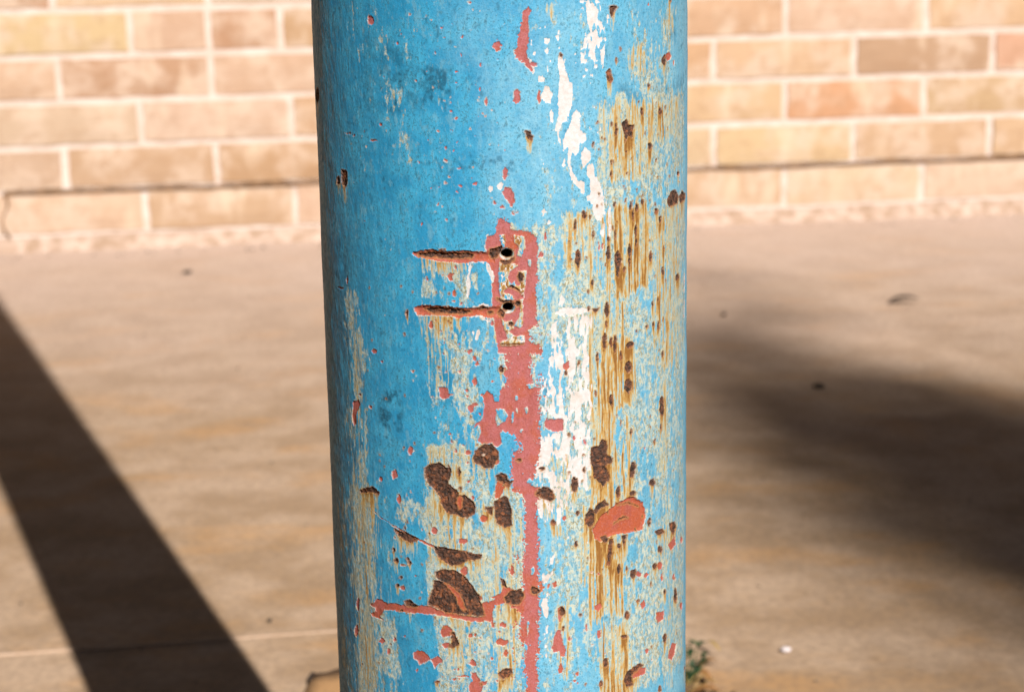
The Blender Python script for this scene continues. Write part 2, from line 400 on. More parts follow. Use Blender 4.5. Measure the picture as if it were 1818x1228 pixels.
# dark crack between first and second course (a lipped line of old bitumen in the bed joint)
def wall_line(name, P, mat):
    bm = bmesh.new(); rows = []
    for (x, z, hw, dx, dz) in P:
        rows.append([bm.verts.new((x - dz * hw, 0.003, z + dx * hw)), bm.verts.new((x - dz * hw * .8, -0.0018, z + dx * hw * .8)),
                     bm.verts.new((x + dz * hw * .8, -0.0018, z - dx * hw * .8)), bm.verts.new((x + dz * hw, 0.003, z - dx * hw))])
    for a, b in zip(rows, rows[1:]):
        for k in range(3): bm.faces.new((a[k], b[k], b[k + 1], a[k + 1]))
    bmesh.ops.recalc_face_normals(bm, faces=bm.faces)
    return link(name, bm_mesh(bm, name, False), mat, wall)
P = []
for i in range(500):
    x = -0.516 + 3.6 * i / 499
    nz = float(fbm(np.array(x * 14), np.array(0.0), 9)) - 0.5; nw = float(fbm(np.array(x * 11), np.array(2.0), 10))
    P.append((x, Z0 + nz * 0.006 - 0.0005, 0.0012 + 0.0042 * max(0, nw - 0.12), 1, 0))
wall_line('crack', P, M_TAR)
P = [(-0.519 + 0.006 * math.sin(i * 0.35), Z0 - 0.075 * i / 20, 0.0022, 0, -1) for i in range(21)]
wall_line('crack', P, M_TAR)
# coping on top of the low wall
bm = bmesh.new(); wbox(bm, -3.25, 3.25, -0.02, 0.13, Z0 + CH * 12 + 0.001, Z0 + CH * 12 + 0.06)
link('coping', bm_mesh(bm, 'coping'), M_JOINT, wall)

# ------------------------------------------------------------------ the steel pole
PX, PY, TX, TY, RAD, SC = -0.003432, 0.520292, 0.004854, -0.002534, 0.054573, 1.81      # SC: one unrolled unit is 1.81 mm
def px_to_uv(x, y):
    """photo pixel -> point on the pole's skin, unrolled (mm round the pole from its front, mm above ground)"""
    d = ray(x, y); dz = d[..., 2]
    ax = d[..., 0] - TX * dz; ay = d[..., 1] - TY * dz; bx = -PX - TX * CAMH; by = -PY - TY * CAMH
    A = ax * ax + ay * ay; B = ax * bx + ay * by; C = bx * bx + by * by - RAD * RAD
    t = (-B - np.sqrt(np.maximum(B * B - A * C, 0))) / A
    ox = ax * t + bx; oy = ay * t + by
    return RAD * 1000 / SC * np.arctan2(ox, -oy), (CAMH + t * dz) * 1000 / SC
def skin(U, V, h):
    """unrolled mm + height mm -> world metres relative to pole foot"""
    ph = U * SC / (RAD * 1000); r = RAD + h * SC / 1000; z = V * SC / 1000
    return np.stack([z * TX + r * np.sin(ph), z * TY - r * np.cos(ph), z], -1)

TILE = {'A': (720, 390, 5.115), 'B': (820, 600, 4.725), 'C': (640, 780, 3.723), 'D': (860, 800, 4.092), 'E': (1000, 360, 4.387),
        'F': (1000, 620, 4.387), 'G': (900, 0, 5.509), 'H': (900, 190, 5.339), 'I': (1000, 880, 3.53), 'J': (800, 1020, 5.904),
        'K': (600, 1020, 5.904), 'L': (540, 0, 3.07), 'M': (860, 0, 3.07), 'N': (560, 380, 3.07), 'O': (860, 380, 3.071), 'Z': (0, 0, 1)}
FEAT = []   # (layer, points in photo px, hue, extra)
def P_(layer, tile, pts, hue=0.0, **k):
    x0, y0, s = TILE[tile]
    FEAT.append((layer, [(x0 + x / s, y0 + y / s) for x, y in pts], hue, k))
def E_(layer, tile, l, hue=0.0, **k):
    r = random.Random(len(FEAT))
    for e in l:
        x, y, rx, ry = e[:4]; n = 12
        ph = r.random() * 6; am = 0.0 if k.get('round') else 0.16
        P_(layer, tile, [(x + rx * (1 + am * math.sin(3 * q + ph) + am * r.uniform(-1, 1)) * math.cos(q), y + ry * (1 + am * math.sin(2 * q + ph) + am * r.uniform(-.6, .6)) * math.sin(q)) for q in [i * 2 * math.pi / n for i in range(n)]], hue if len(e) < 5 else e[4], **k)
def S_(layer, tile, pts, wd, hue=0.0, **k):
    L, Rr = [], []
    for i, (x, y) in enumerate(pts):
        a = pts[max(0, i - 1)]; b = pts[min(len(pts) - 1, i + 1)]
        dx, dy = b[0] - a[0], b[1] - a[1]; l = math.hypot(dx, dy) or 1
        q = wd[i] if isinstance(wd, (list, tuple)) else wd
        L.append((x - dy / l * q / 2, y + dx / l * q / 2)); Rr.append((x + dy / l * q / 2, y - dx / l * q / 2))
    P_(layer, tile, L + Rr[::-1], hue, **k)

# --- salmon / orange primer where the coats have gone
P_('prim', 'A', [(835,0),(880,5),(945,40),(950,85),(1000,105),(1090,100),(1150,125),(1190,180),(1200,260),(1195,400),(1190,500),(1215,560),(1180,590),(1185,700),(1190,830),(1200,920),(1220,945),(1160,975),(1120,1010),(1140,1100),(1230,1140),(1230,1228),(1000,1228),(840,1210),(830,1110),(815,1000),(800,900),(780,850),(790,740),(785,600),(810,520),(770,420),(735,380),(735,290),(720,210),(745,150),(820,125),(830,60)], 0.12)
for pl in ([(855,135),(900,145),(912,190),(890,262),(868,240)], [(985,140),(1085,150),(1088,255),(1050,335),(1012,325),(1028,250),(990,210)], [(850,385),(905,400),(1000,395),(1020,425),(950,470),(935,530),(960,590),(900,640),(865,720),(845,600)],
           [(1025,465),(1102,465),(1075,710),(1020,640),(950,600),(985,560),(1010,600),(1050,590)], [(890,665),(960,680),(990,720),(930,735),(860,735)], [(1035,725),(1070,720),(1062,970),(1030,985),(990,965),(1000,930),(1030,880),(1045,800)],
           [(860,890),(910,930),(970,910),(985,990),(930,1010),(1000,1060),(1080,1050),(1085,1110),(1040,1140),(880,1150),(850,1120),(930,1080),(900,1000)], [(1112,355),(1140,365),(1138,430),(1112,410)]):
    P_('carve', 'A', pl)
P_('prim', 'A', [(900,150),(1000,150),(1010,230),(1000,260),(920,255),(905,200)], 0.6); P_('prim', 'A', [(915,640),(960,615),(1040,640),(1060,700),(990,712),(960,680)], 0.1)
P_('prim', 'A', [(55,297),(120,285),(230,272),(330,284),(400,290),(540,278),(620,292),(700,295),(800,290),(810,385),(700,382),(600,385),(480,402),(410,385),(330,383),(200,355),(110,345),(60,315)], 0.75, name='scratch_groove', groove=1)
P_('prim', 'A', [(80,800),(150,773),(260,780),(380,790),(520,800),(640,802),(740,795),(880,790),(880,885),(740,892),(680,870),(560,882),(480,895),(400,875),(250,868),(110,870),(85,835)], 0.85, name='scratch_groove', groove=1)
P_('prim', 'B', [(440,55),(560,60),(580,150),(570,250),(590,350),(650,400),(655,560),(660,800),(650,1000),(620,1060),(600,1228),(430,1228),(420,1130),(510,1060),(530,960),(470,870),(440,800),(400,810),(340,770),(320,800),(335,880),(290,915),(250,880),(170,890),(130,870),(160,790),(140,730),(95,770),(110,730),(170,680),(190,570),(175,490),(210,445),(260,470),(270,530),(310,530),(320,440),(360,400),(355,280),(370,200),(360,150),(410,115),(470,130)], 0.15)
P_('carve', 'B', [(290,600),(350,590),(388,650),(350,710),(290,740),(280,680)]); P_('carve', 'B', [(335,790),(390,790),(385,860),(350,860)])
E_('carve', 'B', [(585,405,38,22), (458,505,14,26), (425,660,12,45), (460,610,8,30), (545,600,12,40), (500,780,14,18)])
P_('prim', 'D', [(210,0),(400,0),(370,150),(350,250),(400,270),(390,330),(385,450),(395,600),(390,800),(395,980),(400,1228),(280,1228),(270,1080),(290,1000),(275,850),(295,700),(290,560),(300,450),(280,330),(205,280),(190,130)], 0.12)
E_('carve', 'D', [(330,222,22,18), (350,870,14,34)])
P_('prim', 'J', [(740,0),(920,0),(925,200),(930,300),(915,500),(920,620),(915,800),(905,950),(915,1120),(910,1400),(770,1400),(800,1150),(775,1020),(770,870),(810,740),(730,690),(730,530),(750,430),(730,300),(780,180),(745,40)], 0.2)
E_('carve', 'J', [(808,560,8,70), (820,500,10,20)])
P_('prim', 'M', [(215,60),(240,35),(260,55),(240,85),(240,130),(240,230),(228,290),(245,340),(268,400),(235,370),(215,340),(170,315),(165,280),(180,240),(190,170),(210,110)], 0.0)
P_('prim', 'M', [(100,1050),(115,1020),(150,1030),(165,1090),(150,1130),(125,1100)]); P_('prim', 'M', [(60,1245),(80,1180),(110,1190),(150,1240)])
E_('prim', 'M', [(72,255,22,22),(175,525,18,45),(298,530,9,32),(115,940,14,26),(160,1162,16,9),(265,350,20,14),(1055,948,8,14,.6)])
P_('prim', 'B', [(700,675),(850,680),(855,780),(760,785),(690,740)], 0.05); P_('prim', 'B', [(850,215),(900,195),(905,250),(880,270),(850,260)], 0.05)
E_('prim', 'B', [(62,115,18,15),(105,170,14,20),(122,220,10,16),(108,365,18,28),(40,438,14,16),(112,556,16,14),(70,590,16,30),(48,965,24,16),(290,1040,25,26),(150,635,10,12),(940,835,14,16),(1035,880,9,14)], 0.3)
E_('prim', 'A', [(440,665,16,28,.5),(450,432,12,16,.5),(505,760,12,14),(435,742,14,8),(228,955,22,32,.7),(1270,150,12,35),(1228,320,24,30),(580,1200,22,18),(150,42,10,14),(785,940,14,25),(320,1010,12,10),(410,1040,9,9),(355,1085,9,8),(745,1185,10,8),(192,540,9,26),(335,510,8,6)], 0.25)
P_('prim', 'A', [(375,515),(400,488),(445,490),(420,520),(425,560),(400,560)], .3)
E_('prim', 'N', [(320,748,14,12),(870,790,9,14),(880,815,8,12),(843,745,14,8),(868,910,12,22),(580,55,8,8),(500,545,6,10),(820,960,8,8),(785,860,6,8),(870,1040,14,10),(850,1060,12,20),(362,805,6,6),(530,855,7,5),(240,985,6,6),(300,1050,8,8),(732,1200,8,5)], 0.4)
P_('prim', 'N', [(205,1020),(235,1010),(245,1035),(225,1080),(222,1140),(208,1155),(198,1100)], .4); P_('prim', 'N', [(670,945),(720,945),(722,975),(750,980),(705,1010),(680,1000)], .3)
E_('prim', 'L', [(362,112,18,28),(1053,255,22,22),(825,393,8,6),(827,452,8,6),(800,606,7,7),(828,646,9,7),(770,808,7,8),(770,875,8,7),(845,918,12,5),(850,1012,10,6),(930,1003,14,8),(415,678,8,8),(506,240,5,8),(528,186,5,7),(610,440,5,5),(860,200,8,8),(748,152,7,5),(992,555,7,22),(958,355,8,9),(958,485,6,9),(833,1047,6,6),(1038,1105,6,12),(1080,1130,14,8),(577,80,5,5),(715,290,5,5),(733,715,5,4),(803,712,4,4),(833,773,5,4),(815,820,5,5),(770,997,7,7),(730,1115,5,4),(775,1198,7,5),(898,14,7,7),(855,300,4,10),(1095,950,12,30)], 0.1)
P_('prim', 'K', [(335,305),(380,290),(410,245),(460,265),(520,300),(600,300),(690,320),(840,320),(960,320),(1030,360),(1300,420),(1390,440),(1535,440),(1535,490),(1400,490),(1290,460),(1020,415),(800,400),(640,385),(480,360),(470,400),(430,430),(490,480),(440,460),(360,430),(345,400),(400,380),(390,340),(340,320)], 0.6, name='scratch_groove')
P_('prim', 'K', [(785,820),(830,795),(900,800),(960,860),(960,880),(920,920),(850,935),(830,900),(790,870)], .35); P_('prim', 'K', [(970,885),(1040,855),(1095,890),(1090,910),(1050,930),(1010,980),(1000,930)], .4)
P_('prim', 'K', [(1100,535),(1150,530),(1200,580),(1190,640),(1110,655),(1070,620),(1070,590)], .6)
E_('prim', 'K', [(1135,740,35,32),(675,140,25,22),(208,310,18,60),(195,585,20,50),(465,690,30,25),(590,675,14,22),(530,800,16,35),(825,1003,12,18),(695,640,12,8)], .5)
P_('prim', 'J', [(205,895),(230,875),(265,910),(265,960),(230,955),(205,930)], .5); P_('prim', 'J', [(215,1020),(270,1020),(290,1070),(320,1110),(290,1130),(380,1110),(380,1140),(340,1160),(310,1240),(200,1260),(190,1150),(230,1110)], .5)
P_('prim', 'J', [(470,695),(510,665),(610,695),(610,715),(550,745),(490,725)], .8); P_('prim', 'J', [(420,470),(440,470),(465,570),(435,550)], .6)
E_('prim', 'J', [(545,525,35,24),(210,635,20,25),(258,632,14,16),(512,595,12,10),(575,820,20,46),(1090,108,22,28),(1025,118,12,24),(950,130,22,45),(920,800,12,45),(1250,670,16,24),(1425,540,9,25),(140,1060,60,8),(40,1095,16,12),(260,810,9,8),(80,990,10,14),(648,768,7,6)], .7)
P_('prim', 'J', [(330,290),(400,290),(460,250),(420,240),(520,200),(550,130),(530,50),(560,60),(580,120),(640,160),(780,180),(780,300),(740,420),(700,370),(600,300),(540,300),(460,320),(435,400),(440,470),(420,490),(330,480),(340,400),(320,330)], .75)
P_('prim', 'J', [(1125,350),(1165,325),(1195,370),(1190,410),(1145,490),(1130,440)], .5); P_('prim', 'J', [(1120,580),(1160,580),(1175,700),(1210,800),(1190,850),(1160,860),(1140,800),(1085,815),(1062,770),(1075,720),(1085,650)], .3)
P_('prim', 'J', [(1155,915),(1185,980),(1180,1020),(1145,1030),(1125,1000)], .7); P_('prim', 'D', [(795,1135),(850,1105),(860,1130),(830,1170)], .4)
P_('prim', 'I', [(185,210),(240,120),(330,50),(400,12),(440,5),(500,40),(520,110),(500,210),(400,235),(320,240),(270,265),(240,285),(200,270)], .95, deep=0.22, label='large orange flaked patch with a raised rim')
for pl in ([(655,310),(700,250),(710,300),(675,340)], [(485,680),(510,650),(522,690),(500,710)], [(190,695),(240,670),(245,690),(220,725)], [(585,730),(630,720),(630,770),(600,795),(583,770)], [(212,845),(235,840),(235,880),(215,895)], [(660,990),(680,920),(710,925),(700,990),(680,1030),(658,1015)], [(430,1120),(480,1070),(520,1080),(515,1110),(440,1145)]):
    P_('prim', 'I', pl, .55)
E_('prim', 'I', [(605,437,18,22),(520,497,16,12),(475,490,18,20),(620,510,7,22),(693,507,9,20),(742,275,6,22),(740,690,8,28),(528,972,10,16),(88,1115,9,14),(72,1160,12,7),(146,830,5,18),(8,140,14,14),(222,490,7,7)], .5)
E_('prim', 'E', [(305,340,9,22),(278,345,4,32)]); S_('prim', 'E', [(948,505),(945,600),(943,700)], [2, 5, 2]); S_('prim', 'E', [(945,750),(942,890)], 4)
E_('prim', 'F', [(165,720,8,18),(85,688,12,11),(635,768,7,7),(690,750,5,5)]); E_('prim', 'G', [(1578,555,26,44,.7), (1632,620,6,30), (1382,45,8,14)], .6)
P_('prim', 'C', [(205,210),(235,200),(245,240),(215,260)], .3); P_('prim', 'C', [(645,655),(700,660),(710,670),(680,690),(650,685)], .6); P_('prim', 'C', [(905,270),(945,265),(950,310),(920,390),(890,390),(890,310)], .9)
E_('prim', 'C', [(330,75,18,25),(135,262,10,14),(255,395,14,30),(485,600,18,25),(810,525,22,25),(685,870,25,28),(710,88,20,12),(740,385,10,10),(275,980,16,14),(280,827,14,8),(780,1050,22,18),(605,15,8,8),(628,72,8,16),(680,42,8,6),(708,152,9,7),(715,280,7,8)], .5)
E_('prim', 'D', [(240,780,9,25),(200,870,18,35),(585,490,12,14),(465,980,8,18),(510,972,16,22),(8,490,12,22)], .5)
S_('prim', 'C', [(60,450),(130,510),(205,562),(290,610),(380,660),(490,710),(560,722),(650,735),(800,765)], [.8, 1.5, 4, 11, 14, 11, 15, 10, 6], .7, name='scratch_groove')
S_('prim', 'C', [(545,940),(600,985),(640,1030),(660,1080),(690,1135)], [10, 36, 40, 50, 30], .95, top=1)
E_('prim', 'C', [(655,420,26,48,.95)], .95, top=1)

# --- dark rust
S_('rust', 'I', [(325,175),(360,150),(385,138),(418,142)], [1, 5, 9, 2]); S_('rust', 'I', [(345,60),(420,45),(480,70)], [1, 3, 1])
R_ = lambda tile, *pls, **k: [P_('rust', tile, p, **k) for p in pls]
R_('A', [(105,312),(220,303),(400,308),(560,308),(612,325),(600,345),(450,355),(300,347),(200,335),(110,328)], [(165,815),(260,803),(400,808),(520,825),(592,842),(520,860),(380,852),(230,850)], [(660,802),(700,785),(745,800),(700,812)], [(765,270),(820,262),(870,240),(868,290),(820,345),(770,345)], groove=1)
S_('rust', 'A', [(870,375),(900,395),(950,385),(985,350)], [8, 26, 26, 10]); S_('rust', 'A', [(830,715),(880,745),(940,740),(990,760)], [6, 20, 12, 16]); E_('rust', 'A', [(1045,520,24,38),(870,850,30,34),(1020,760,22,24),(770,850,26,9),(955,950,22,20),(965,610,20,8),(330,276,24,5),(398,798,12,8)])
S_('rust', 'A', [(960,605),(1010,630),(1050,665)], [6, 9, 4]); S_('rust', 'A', [(868,1132),(1070,1128)], 5); E_('rust', 'A', [(15,855,8,28)])
R_('C', [(425,190),(460,165),(520,155),(570,190),(595,185),(590,250),(570,290),(640,345),(650,380),(690,370),(740,410),(760,440),(750,490),(700,520),(640,500),(570,480),(530,420),(530,380),(470,310),(430,260)], label='large bean-shaped rust scab')
R_('C', [(760,80),(820,30),(870,35),(905,80),(910,120),(870,185),(820,190),(760,150),(745,120)], label='round rust pit with a pale fleck in it')
R_('C', [(900,240),(930,220),(965,240),(968,290),(940,290),(900,270)], [(225,590),(300,620),(370,650),(375,665),(330,685),(260,640),(235,620)], [(485,710),(600,725),(720,755),(800,765),(790,785),(700,800),(640,830),(590,830),(520,785),(495,740)], [(-5,335),(40,320),(90,315),(125,350),(120,370),(80,350),(-5,350)], [(290,1070),(320,1060),(375,1095),(360,1110),(300,1100)])
R_('C', [(490,930),(545,940),(620,1010),(690,1110),(700,1130),(800,1150),(812,1168),(700,1155),(560,1140),(500,1110),(445,1090),(460,1040),(480,990)], label='large wedge of bare brown rust above the long scratch')
R_('C', [(495,880),(530,860),(620,865),(680,900),(730,960),(770,1020),(780,1050),(800,1100),(815,1160),(700,1130),(690,1080),(640,1010),(600,970),(540,935),(500,910)], label='curved rust scab above the long scratch')
E_('rust', 'C', [(238,800,12,14),(245,965,9,8),(315,790,6,10),(650,215,8,32),(662,320,6,12),(222,730,6,12),(325,815,10,8),(268,910,8,6)])
R_('D', [(75,370),(110,350),(145,330),(165,350),(195,420),(195,540),(150,555),(90,530),(75,450)], [(370,320),(390,285),(440,260),(490,290),(510,340),(480,370),(430,345)], [(145,1070),(190,1020),(260,1005),(290,1050),(250,1120),(160,1110)], [(740,470),(770,415),(800,440),(800,520),(770,555),(735,530)], [(800,430),(830,380),(870,360),(900,390),(840,420),(810,460)])
R_('D', [(5,420),(60,410),(50,470),(30,450)], [(85,185),(120,165),(155,200),(200,230),(170,270),(140,235),(90,215)], [(640,220),(675,200),(680,250),(665,300),(635,290)], [(910,650),(935,640),(925,750),(910,835),(895,830)], [(1000,620),(1035,610),(1015,690)], [(120,930),(150,950),(155,990),(130,980)])
E_('rust', 'D', [(370,1018,30,22),(880,645,22,22),(980,690,10,16),(970,300,14,35),(978,860,11,30),(500,522,16,20),(665,680,9,18),(725,140,6,14),(680,455,7,10),(565,1165,18,28),(250,70,18,9),(420,130,18,10)])
R_('F', [(220,765),(280,755),(300,700),(335,715),(340,820),(385,850),(375,885),(340,890),(330,920),(360,970),(355,1020),(310,1065),(290,1040),(240,1000),(235,930),(215,860)], label='tall ragged rust scab over ochre streaks')
R_('F', [(485,250),(510,230),(540,250),(540,300),(510,350),(480,300)], [(535,880),(560,885),(565,920),(545,1000),(520,990),(520,930)])
E_('rust', 'F', [(510,138,26,42),(375,395,11,38),(768,400,18,30),(770,465,18,48),(762,605,6,20),(428,1105,15,38),(695,1035,22,22),(85,1050,22,46),(530,640,7,20),(165,938,7,18),(540,1120,20,18),(775,40,7,28),(450,50,8,40),(265,65,6,25),(118,110,5,20),(402,10,5,14),(710,720,6,18)])
R_('E', [(110,365),(130,390),(130,450),(115,505),(92,460),(98,400)], [(425,370),(455,440),(440,510),(430,578),(412,560),(415,510),(398,450),(405,400)], [(230,830),(275,820),(255,855)])
E_('rust', 'E', [(350,395,15,45),(352,285,8,18),(520,370,12,45),(520,460,6,34),(475,520,10,20),(682,420,10,36),(775,530,9,26),(887,580,14,26),(342,830,15,50),(325,1075,15,52),(405,1095,11,58),(373,1085,9,34),(522,1108,24,24),(160,95,10,28),(525,30,8,30),(575,40,8,30),(547,95,6,45),(567,220,8,45),(570,310,6,35),(403,250,6,30),(400,15,5,15),(225,620,7,24),(90,185,6,25),(230,250,4,25),(753,135,8,20),(722,75,9,16),(780,355,5,18),(738,955,7,34),(695,790,5,22),(700,945,5,18),(650,965,9,10),(738,750,5,16),(338,950,6,24),(265,1190,7,20),(450,1195,7,30),(775,1180,7,22),(195,690,5,14)])
R_('H', [(170,230),(205,235),(245,280),(235,320),(195,300)], [(1095,160),(1130,120),(1160,180),(1205,175),(1190,230),(1190,290),(1150,270),(1130,320),(1115,250),(1100,200)], [(1520,870),(1560,800),(1600,790),(1625,850),(1620,910),(1540,945),(1520,910)], [(1628,850),(1660,800),(1690,830),(1685,880),(1640,910)])
E_('rust', 'H', [(1358,378,18,34),(1455,45,17,34),(1280,40,11,34),(1035,215,11,52),(995,162,5,18),(992,530,6,20),(992,635,6,24),(1620,632,11,20),(1175,940,9,38),(1233,955,12,36),(1287,900,10,26),(1418,990,16,26),(1452,1065,11,26),(735,1030,12,36),(645,1110,6,38),(1025,920,6,15),(820,1200,5,24),(818,360,6,20),(1500,5,5,14)])
R_('G', [(1005,70),(1050,55),(1075,75),(1050,120),(1030,170),(1015,130)], [(970,710),(1005,680),(1030,780),(1015,820),(975,760)])
E_('rust', 'G', [(1538,590,20,42),(1390,840,10,16),(1068,595,7,22),(1110,485,4,12),(525,545,9,11),(1598,8,8,12)])
R_('L', [(205,925),(235,935),(235,1000),(222,1025),(205,990)]); E_('rust', 'L', [(186,985,9,24),(75,520,12,34)]); E_('prim', 'L', [(378,766,16,5,.9),(240,728,20,3,.9),(272,740,9,4,.9)])
E_('prim', 'N', [(172,360,6,18,.9),(138,402,16,4,.9)]); E_('rust', 'N', [(1015,845,10,20)]); P_('rust', 'K', [(1180,620),(1210,600),(1265,720),(1200,770),(1165,750),(1200,700)]); E_('rust', 'K', [(655,378,14,5),(1040,1128,18,14)])
R_('I', [(665,170),(700,160),(710,200),(690,245),(670,210)], [(575,220),(620,205),(635,230),(590,245)], [(425,470),(450,460),(460,490),(440,520),(425,500)], [(380,1150),(400,1100),(480,1050),(500,1060),(425,1130),(440,1180),(400,1200)])
E_('rust', 'I', [(540,165,9,26),(605,335,14,20),(575,440,15,16),(703,620,11,48),(265,1045,14,28),(235,1175,8,18),(638,890,12,28),(400,745,11,24),(350,460,9,28),(78,300,7,16),(90,110,6,9),(380,880,18,9),(472,658,8,8),(635,600,6,13),(605,1210,9,18),(760,1080,4,16),(400,455,6,12)])
R_('J', [(495,1030),(530,1005),(580,975),(630,985),(645,1020),(610,1060),(550,1085),(510,1055)]); E_('rust', 'J', [(880,165,34,38),(1170,370,22,40),(1182,560,8,22)])

# --- white undercoat showing
W_ = lambda tile, *pls: [P_('white', tile, p) for p in pls]
W_('G', [(500,560),(520,520),(550,570),(570,650),(590,740),(640,830),(655,930),(640,1010),(600,1110),(505,1110),(500,900),(515,750),(490,630)], [(470,350),(500,350),(520,420),(490,410)], [(330,930),(370,840),(410,850),(450,920),(430,1020),(380,1000),(330,980)], [(775,20),(810,-10),(820,100),(825,170),(860,200),(850,240),(800,260),(785,200)], [(870,-10),(920,30),(930,100),(890,150),(860,130)], [(870,150),(900,200),(950,290),(930,300),(880,230)],
   [(790,330),(840,310),(840,350),(870,430),(860,520),(880,600),(850,610),(790,530),(800,490),(770,480),(765,370)], [(900,370),(935,360),(920,430),(880,420)], [(905,490),(950,440),(950,530),(930,690),(910,620),(920,560)], [(715,510),(745,520),(750,570),(785,580),(780,630),(730,620)], [(205,560),(240,600),(275,690),(255,725),(215,660)])
E_('white', 'G', [(390,400,26,32),(392,500,18,28),(400,670,10,40),(335,780,34,40),(775,685,16,18),(760,745,18,16),(832,738,14,14),(990,165,15,25),(985,215,12,16),(865,650,14,24),(740,20,28,16),(265,525,18,16),(240,420,14,45),(326,278,12,12),(510,470,12,22),(955,385,12,16)])
W_('H', [(400,50),(420,15),(445,60),(440,150),(410,165)], [(490,-5),(600,-5),(575,140),(520,155),(500,230),(515,350),(490,340),(480,230),(440,220),(480,150)], [(615,80),(660,10),(690,70),(700,160),(690,220),(750,260),(755,310),(710,350),(690,340),(680,440),(650,460),(620,430),(610,510),(625,620),(680,700),(740,710),(740,800),(720,850),(690,780),(650,750),(610,670),(580,530),(585,430),(580,380),(540,420),(535,300),(560,240),(590,200)],
   [(740,380),(790,420),(805,480),(760,550),(730,580),(700,530),(700,440)], [(770,550),(820,540),(835,640),(880,720),(930,800),(930,880),(990,940),(1000,1000),(1000,1100),(980,1235),(960,1235),(965,1000),(935,900),(920,900),(930,1000),(920,1235),(890,1235),(895,1080),(850,1070),(820,1020),(820,920),(760,890),(750,850),(790,830),(790,700),(755,640)])
E_('white', 'H', [(540,530,15,46),(350,1000,14,30),(400,1090,20,16)])
W_('B', [(760,60),(850,140),(840,200),(900,270),(890,330),(850,400),(850,560),(870,650),(860,680),(690,670),(670,560),(690,470),(740,430),(720,330),(730,180)], [(862,400),(905,400),(895,460),(925,540),(895,600),(888,720),(866,900),(850,1240),(822,1240),(840,900),(858,600),(850,480)], [(690,800),(780,790),(830,800),(815,900),(760,1000),(740,1080),(690,1060),(660,1180),(620,1180),(612,1090),(650,980),(668,880)])
W_('O', [(365,600),(400,580),(395,640),(430,700),(420,760),(400,800),(370,740),(360,660)], [(380,545),(430,505),(520,510),(600,522),(520,545),(440,562)], [(420,440),(440,460),(425,510),(405,490)]); E_('white', 'O', [(462,600,14,28)])
W_('D', [(480,270),(580,260),(590,400),(560,520),(530,540),(480,420),(500,350)], [(390,100),(470,120),(560,200),(600,260),(500,260),(440,270),(380,270)], [(440,930),(500,870),(500,890),(450,960)], [(470,800),(510,750),(500,820),(470,830)], [(375,330),(480,370),(480,540),(400,480)])
E_('white', 'D', [(430,925,18,40),(440,1130,22,60),(465,1040,10,20)]); E_('white', 'J', [(1000,380,28,60),(1010,560,20,50),(995,640,12,46),(1010,260,18,30),(995,750,13,20),(1005,840,10,30)])
W_('J', [(970,60),(1010,-10),(1050,-10),(1000,80),(980,110)]); E_('white', 'N', [(880,660,12,38),(860,648,10,8)]); E_('white', 'L', [(1018,1030,10,14),(1068,1015,13,19),(1037,1105,6,8)])
S_('white', 'A', [(850,145),(920,128),(1000,130),(1060,132),(1092,160),(1092,260)], [8,12,10,12,12,6]); S_('white', 'A', [(1105,465),(1100,600),(1078,700),(1076,850),(1062,985)], [10, 18, 14, 18, 12]); S_('white', 'A', [(735,392),(770,470),(800,560),(825,640),(838,712)], [8, 50, 42, 36, 14])
W_('A', [(590,395),(604,430),(582,520),(592,560),(572,680),(577,740),(556,745),(560,640),(545,560),(575,470),(568,430)], [(530,798),(655,782),(705,755),(765,782),(700,792),(600,808)], [(570,875),(660,862),(725,888),(640,886)], [(830,1120),(870,1080),(920,1075),(900,1100),(860,1115)], [(700,900),(790,905),(760,940)])
S_('white', 'A', [(560,402),(600,388),(720,390)], [6, 14, 8]); S_('white', 'A', [(620,288),(730,290)], 7); S_('white', 'A', [(860,1160),(960,1165),(1060,1145)], [18, 22, 10]); S_('white', 'A', [(720,230),(722,290)], [6, 12]); S_('white', 'A', [(735,150),(790,125)], 8)
E_('white', 'C', [(812,104,16,11)], topw=1); E_('white', 'C', [(345,80,10,12)], topw=1); E_('white', 'A', [(655,1040,18,40)])
# --- the two drilled holes
HOLES = [('A', 918, 313, 58, 47), ('A', 930, 800, 54, 46)]

# --- sample the skin
PITCHMM = 0.13
us = np.arange(-52.6, 52.6, PITCHMM); NU = len(us)
_, vt = px_to_uv(np.array([560., 900., 1215.]), np.array([0., 0., 0.])); _, vb = px_to_uv(np.array([605., 900., 1215.]), np.array([1228.] * 3))
vlo, vhi = float(vb.min()) - 3, float(vt.max()) + 3
vsn = np.arange(vlo, vhi, PITCHMM); NV = len(vsn)

def sd_poly(pu, pv, X, Y):
    """signed distance, positive inside"""
    n = len(pu); d2 = np.full(X.shape, 1e9, np.float32); inside = np.zeros(X.shape, bool)
    for i in range(n):
        ax, ay, bx, by = pu[i], pv[i], pu[(i + 1) % n], pv[(i + 1) % n]
        ex, ey = bx - ax, by - ay; wx, wy = X - ax, Y - ay
        l2 = ex * ex + ey * ey + 1e-12; t = np.clip((wx * ex + wy * ey) / l2, 0, 1)
        dx, dy = wx - ex * t, wy - ey * t; d2 = np.minimum(d2, dx * dx + dy * dy)
        c = ((ay <= Y) != (by <= Y)) & (X < ex * (Y - ay) / (ey + (1e-12 if ey == 0 else 0)) + ax)
        inside ^= c
    d = np.sqrt(d2); return np.where(inside, d, -d)

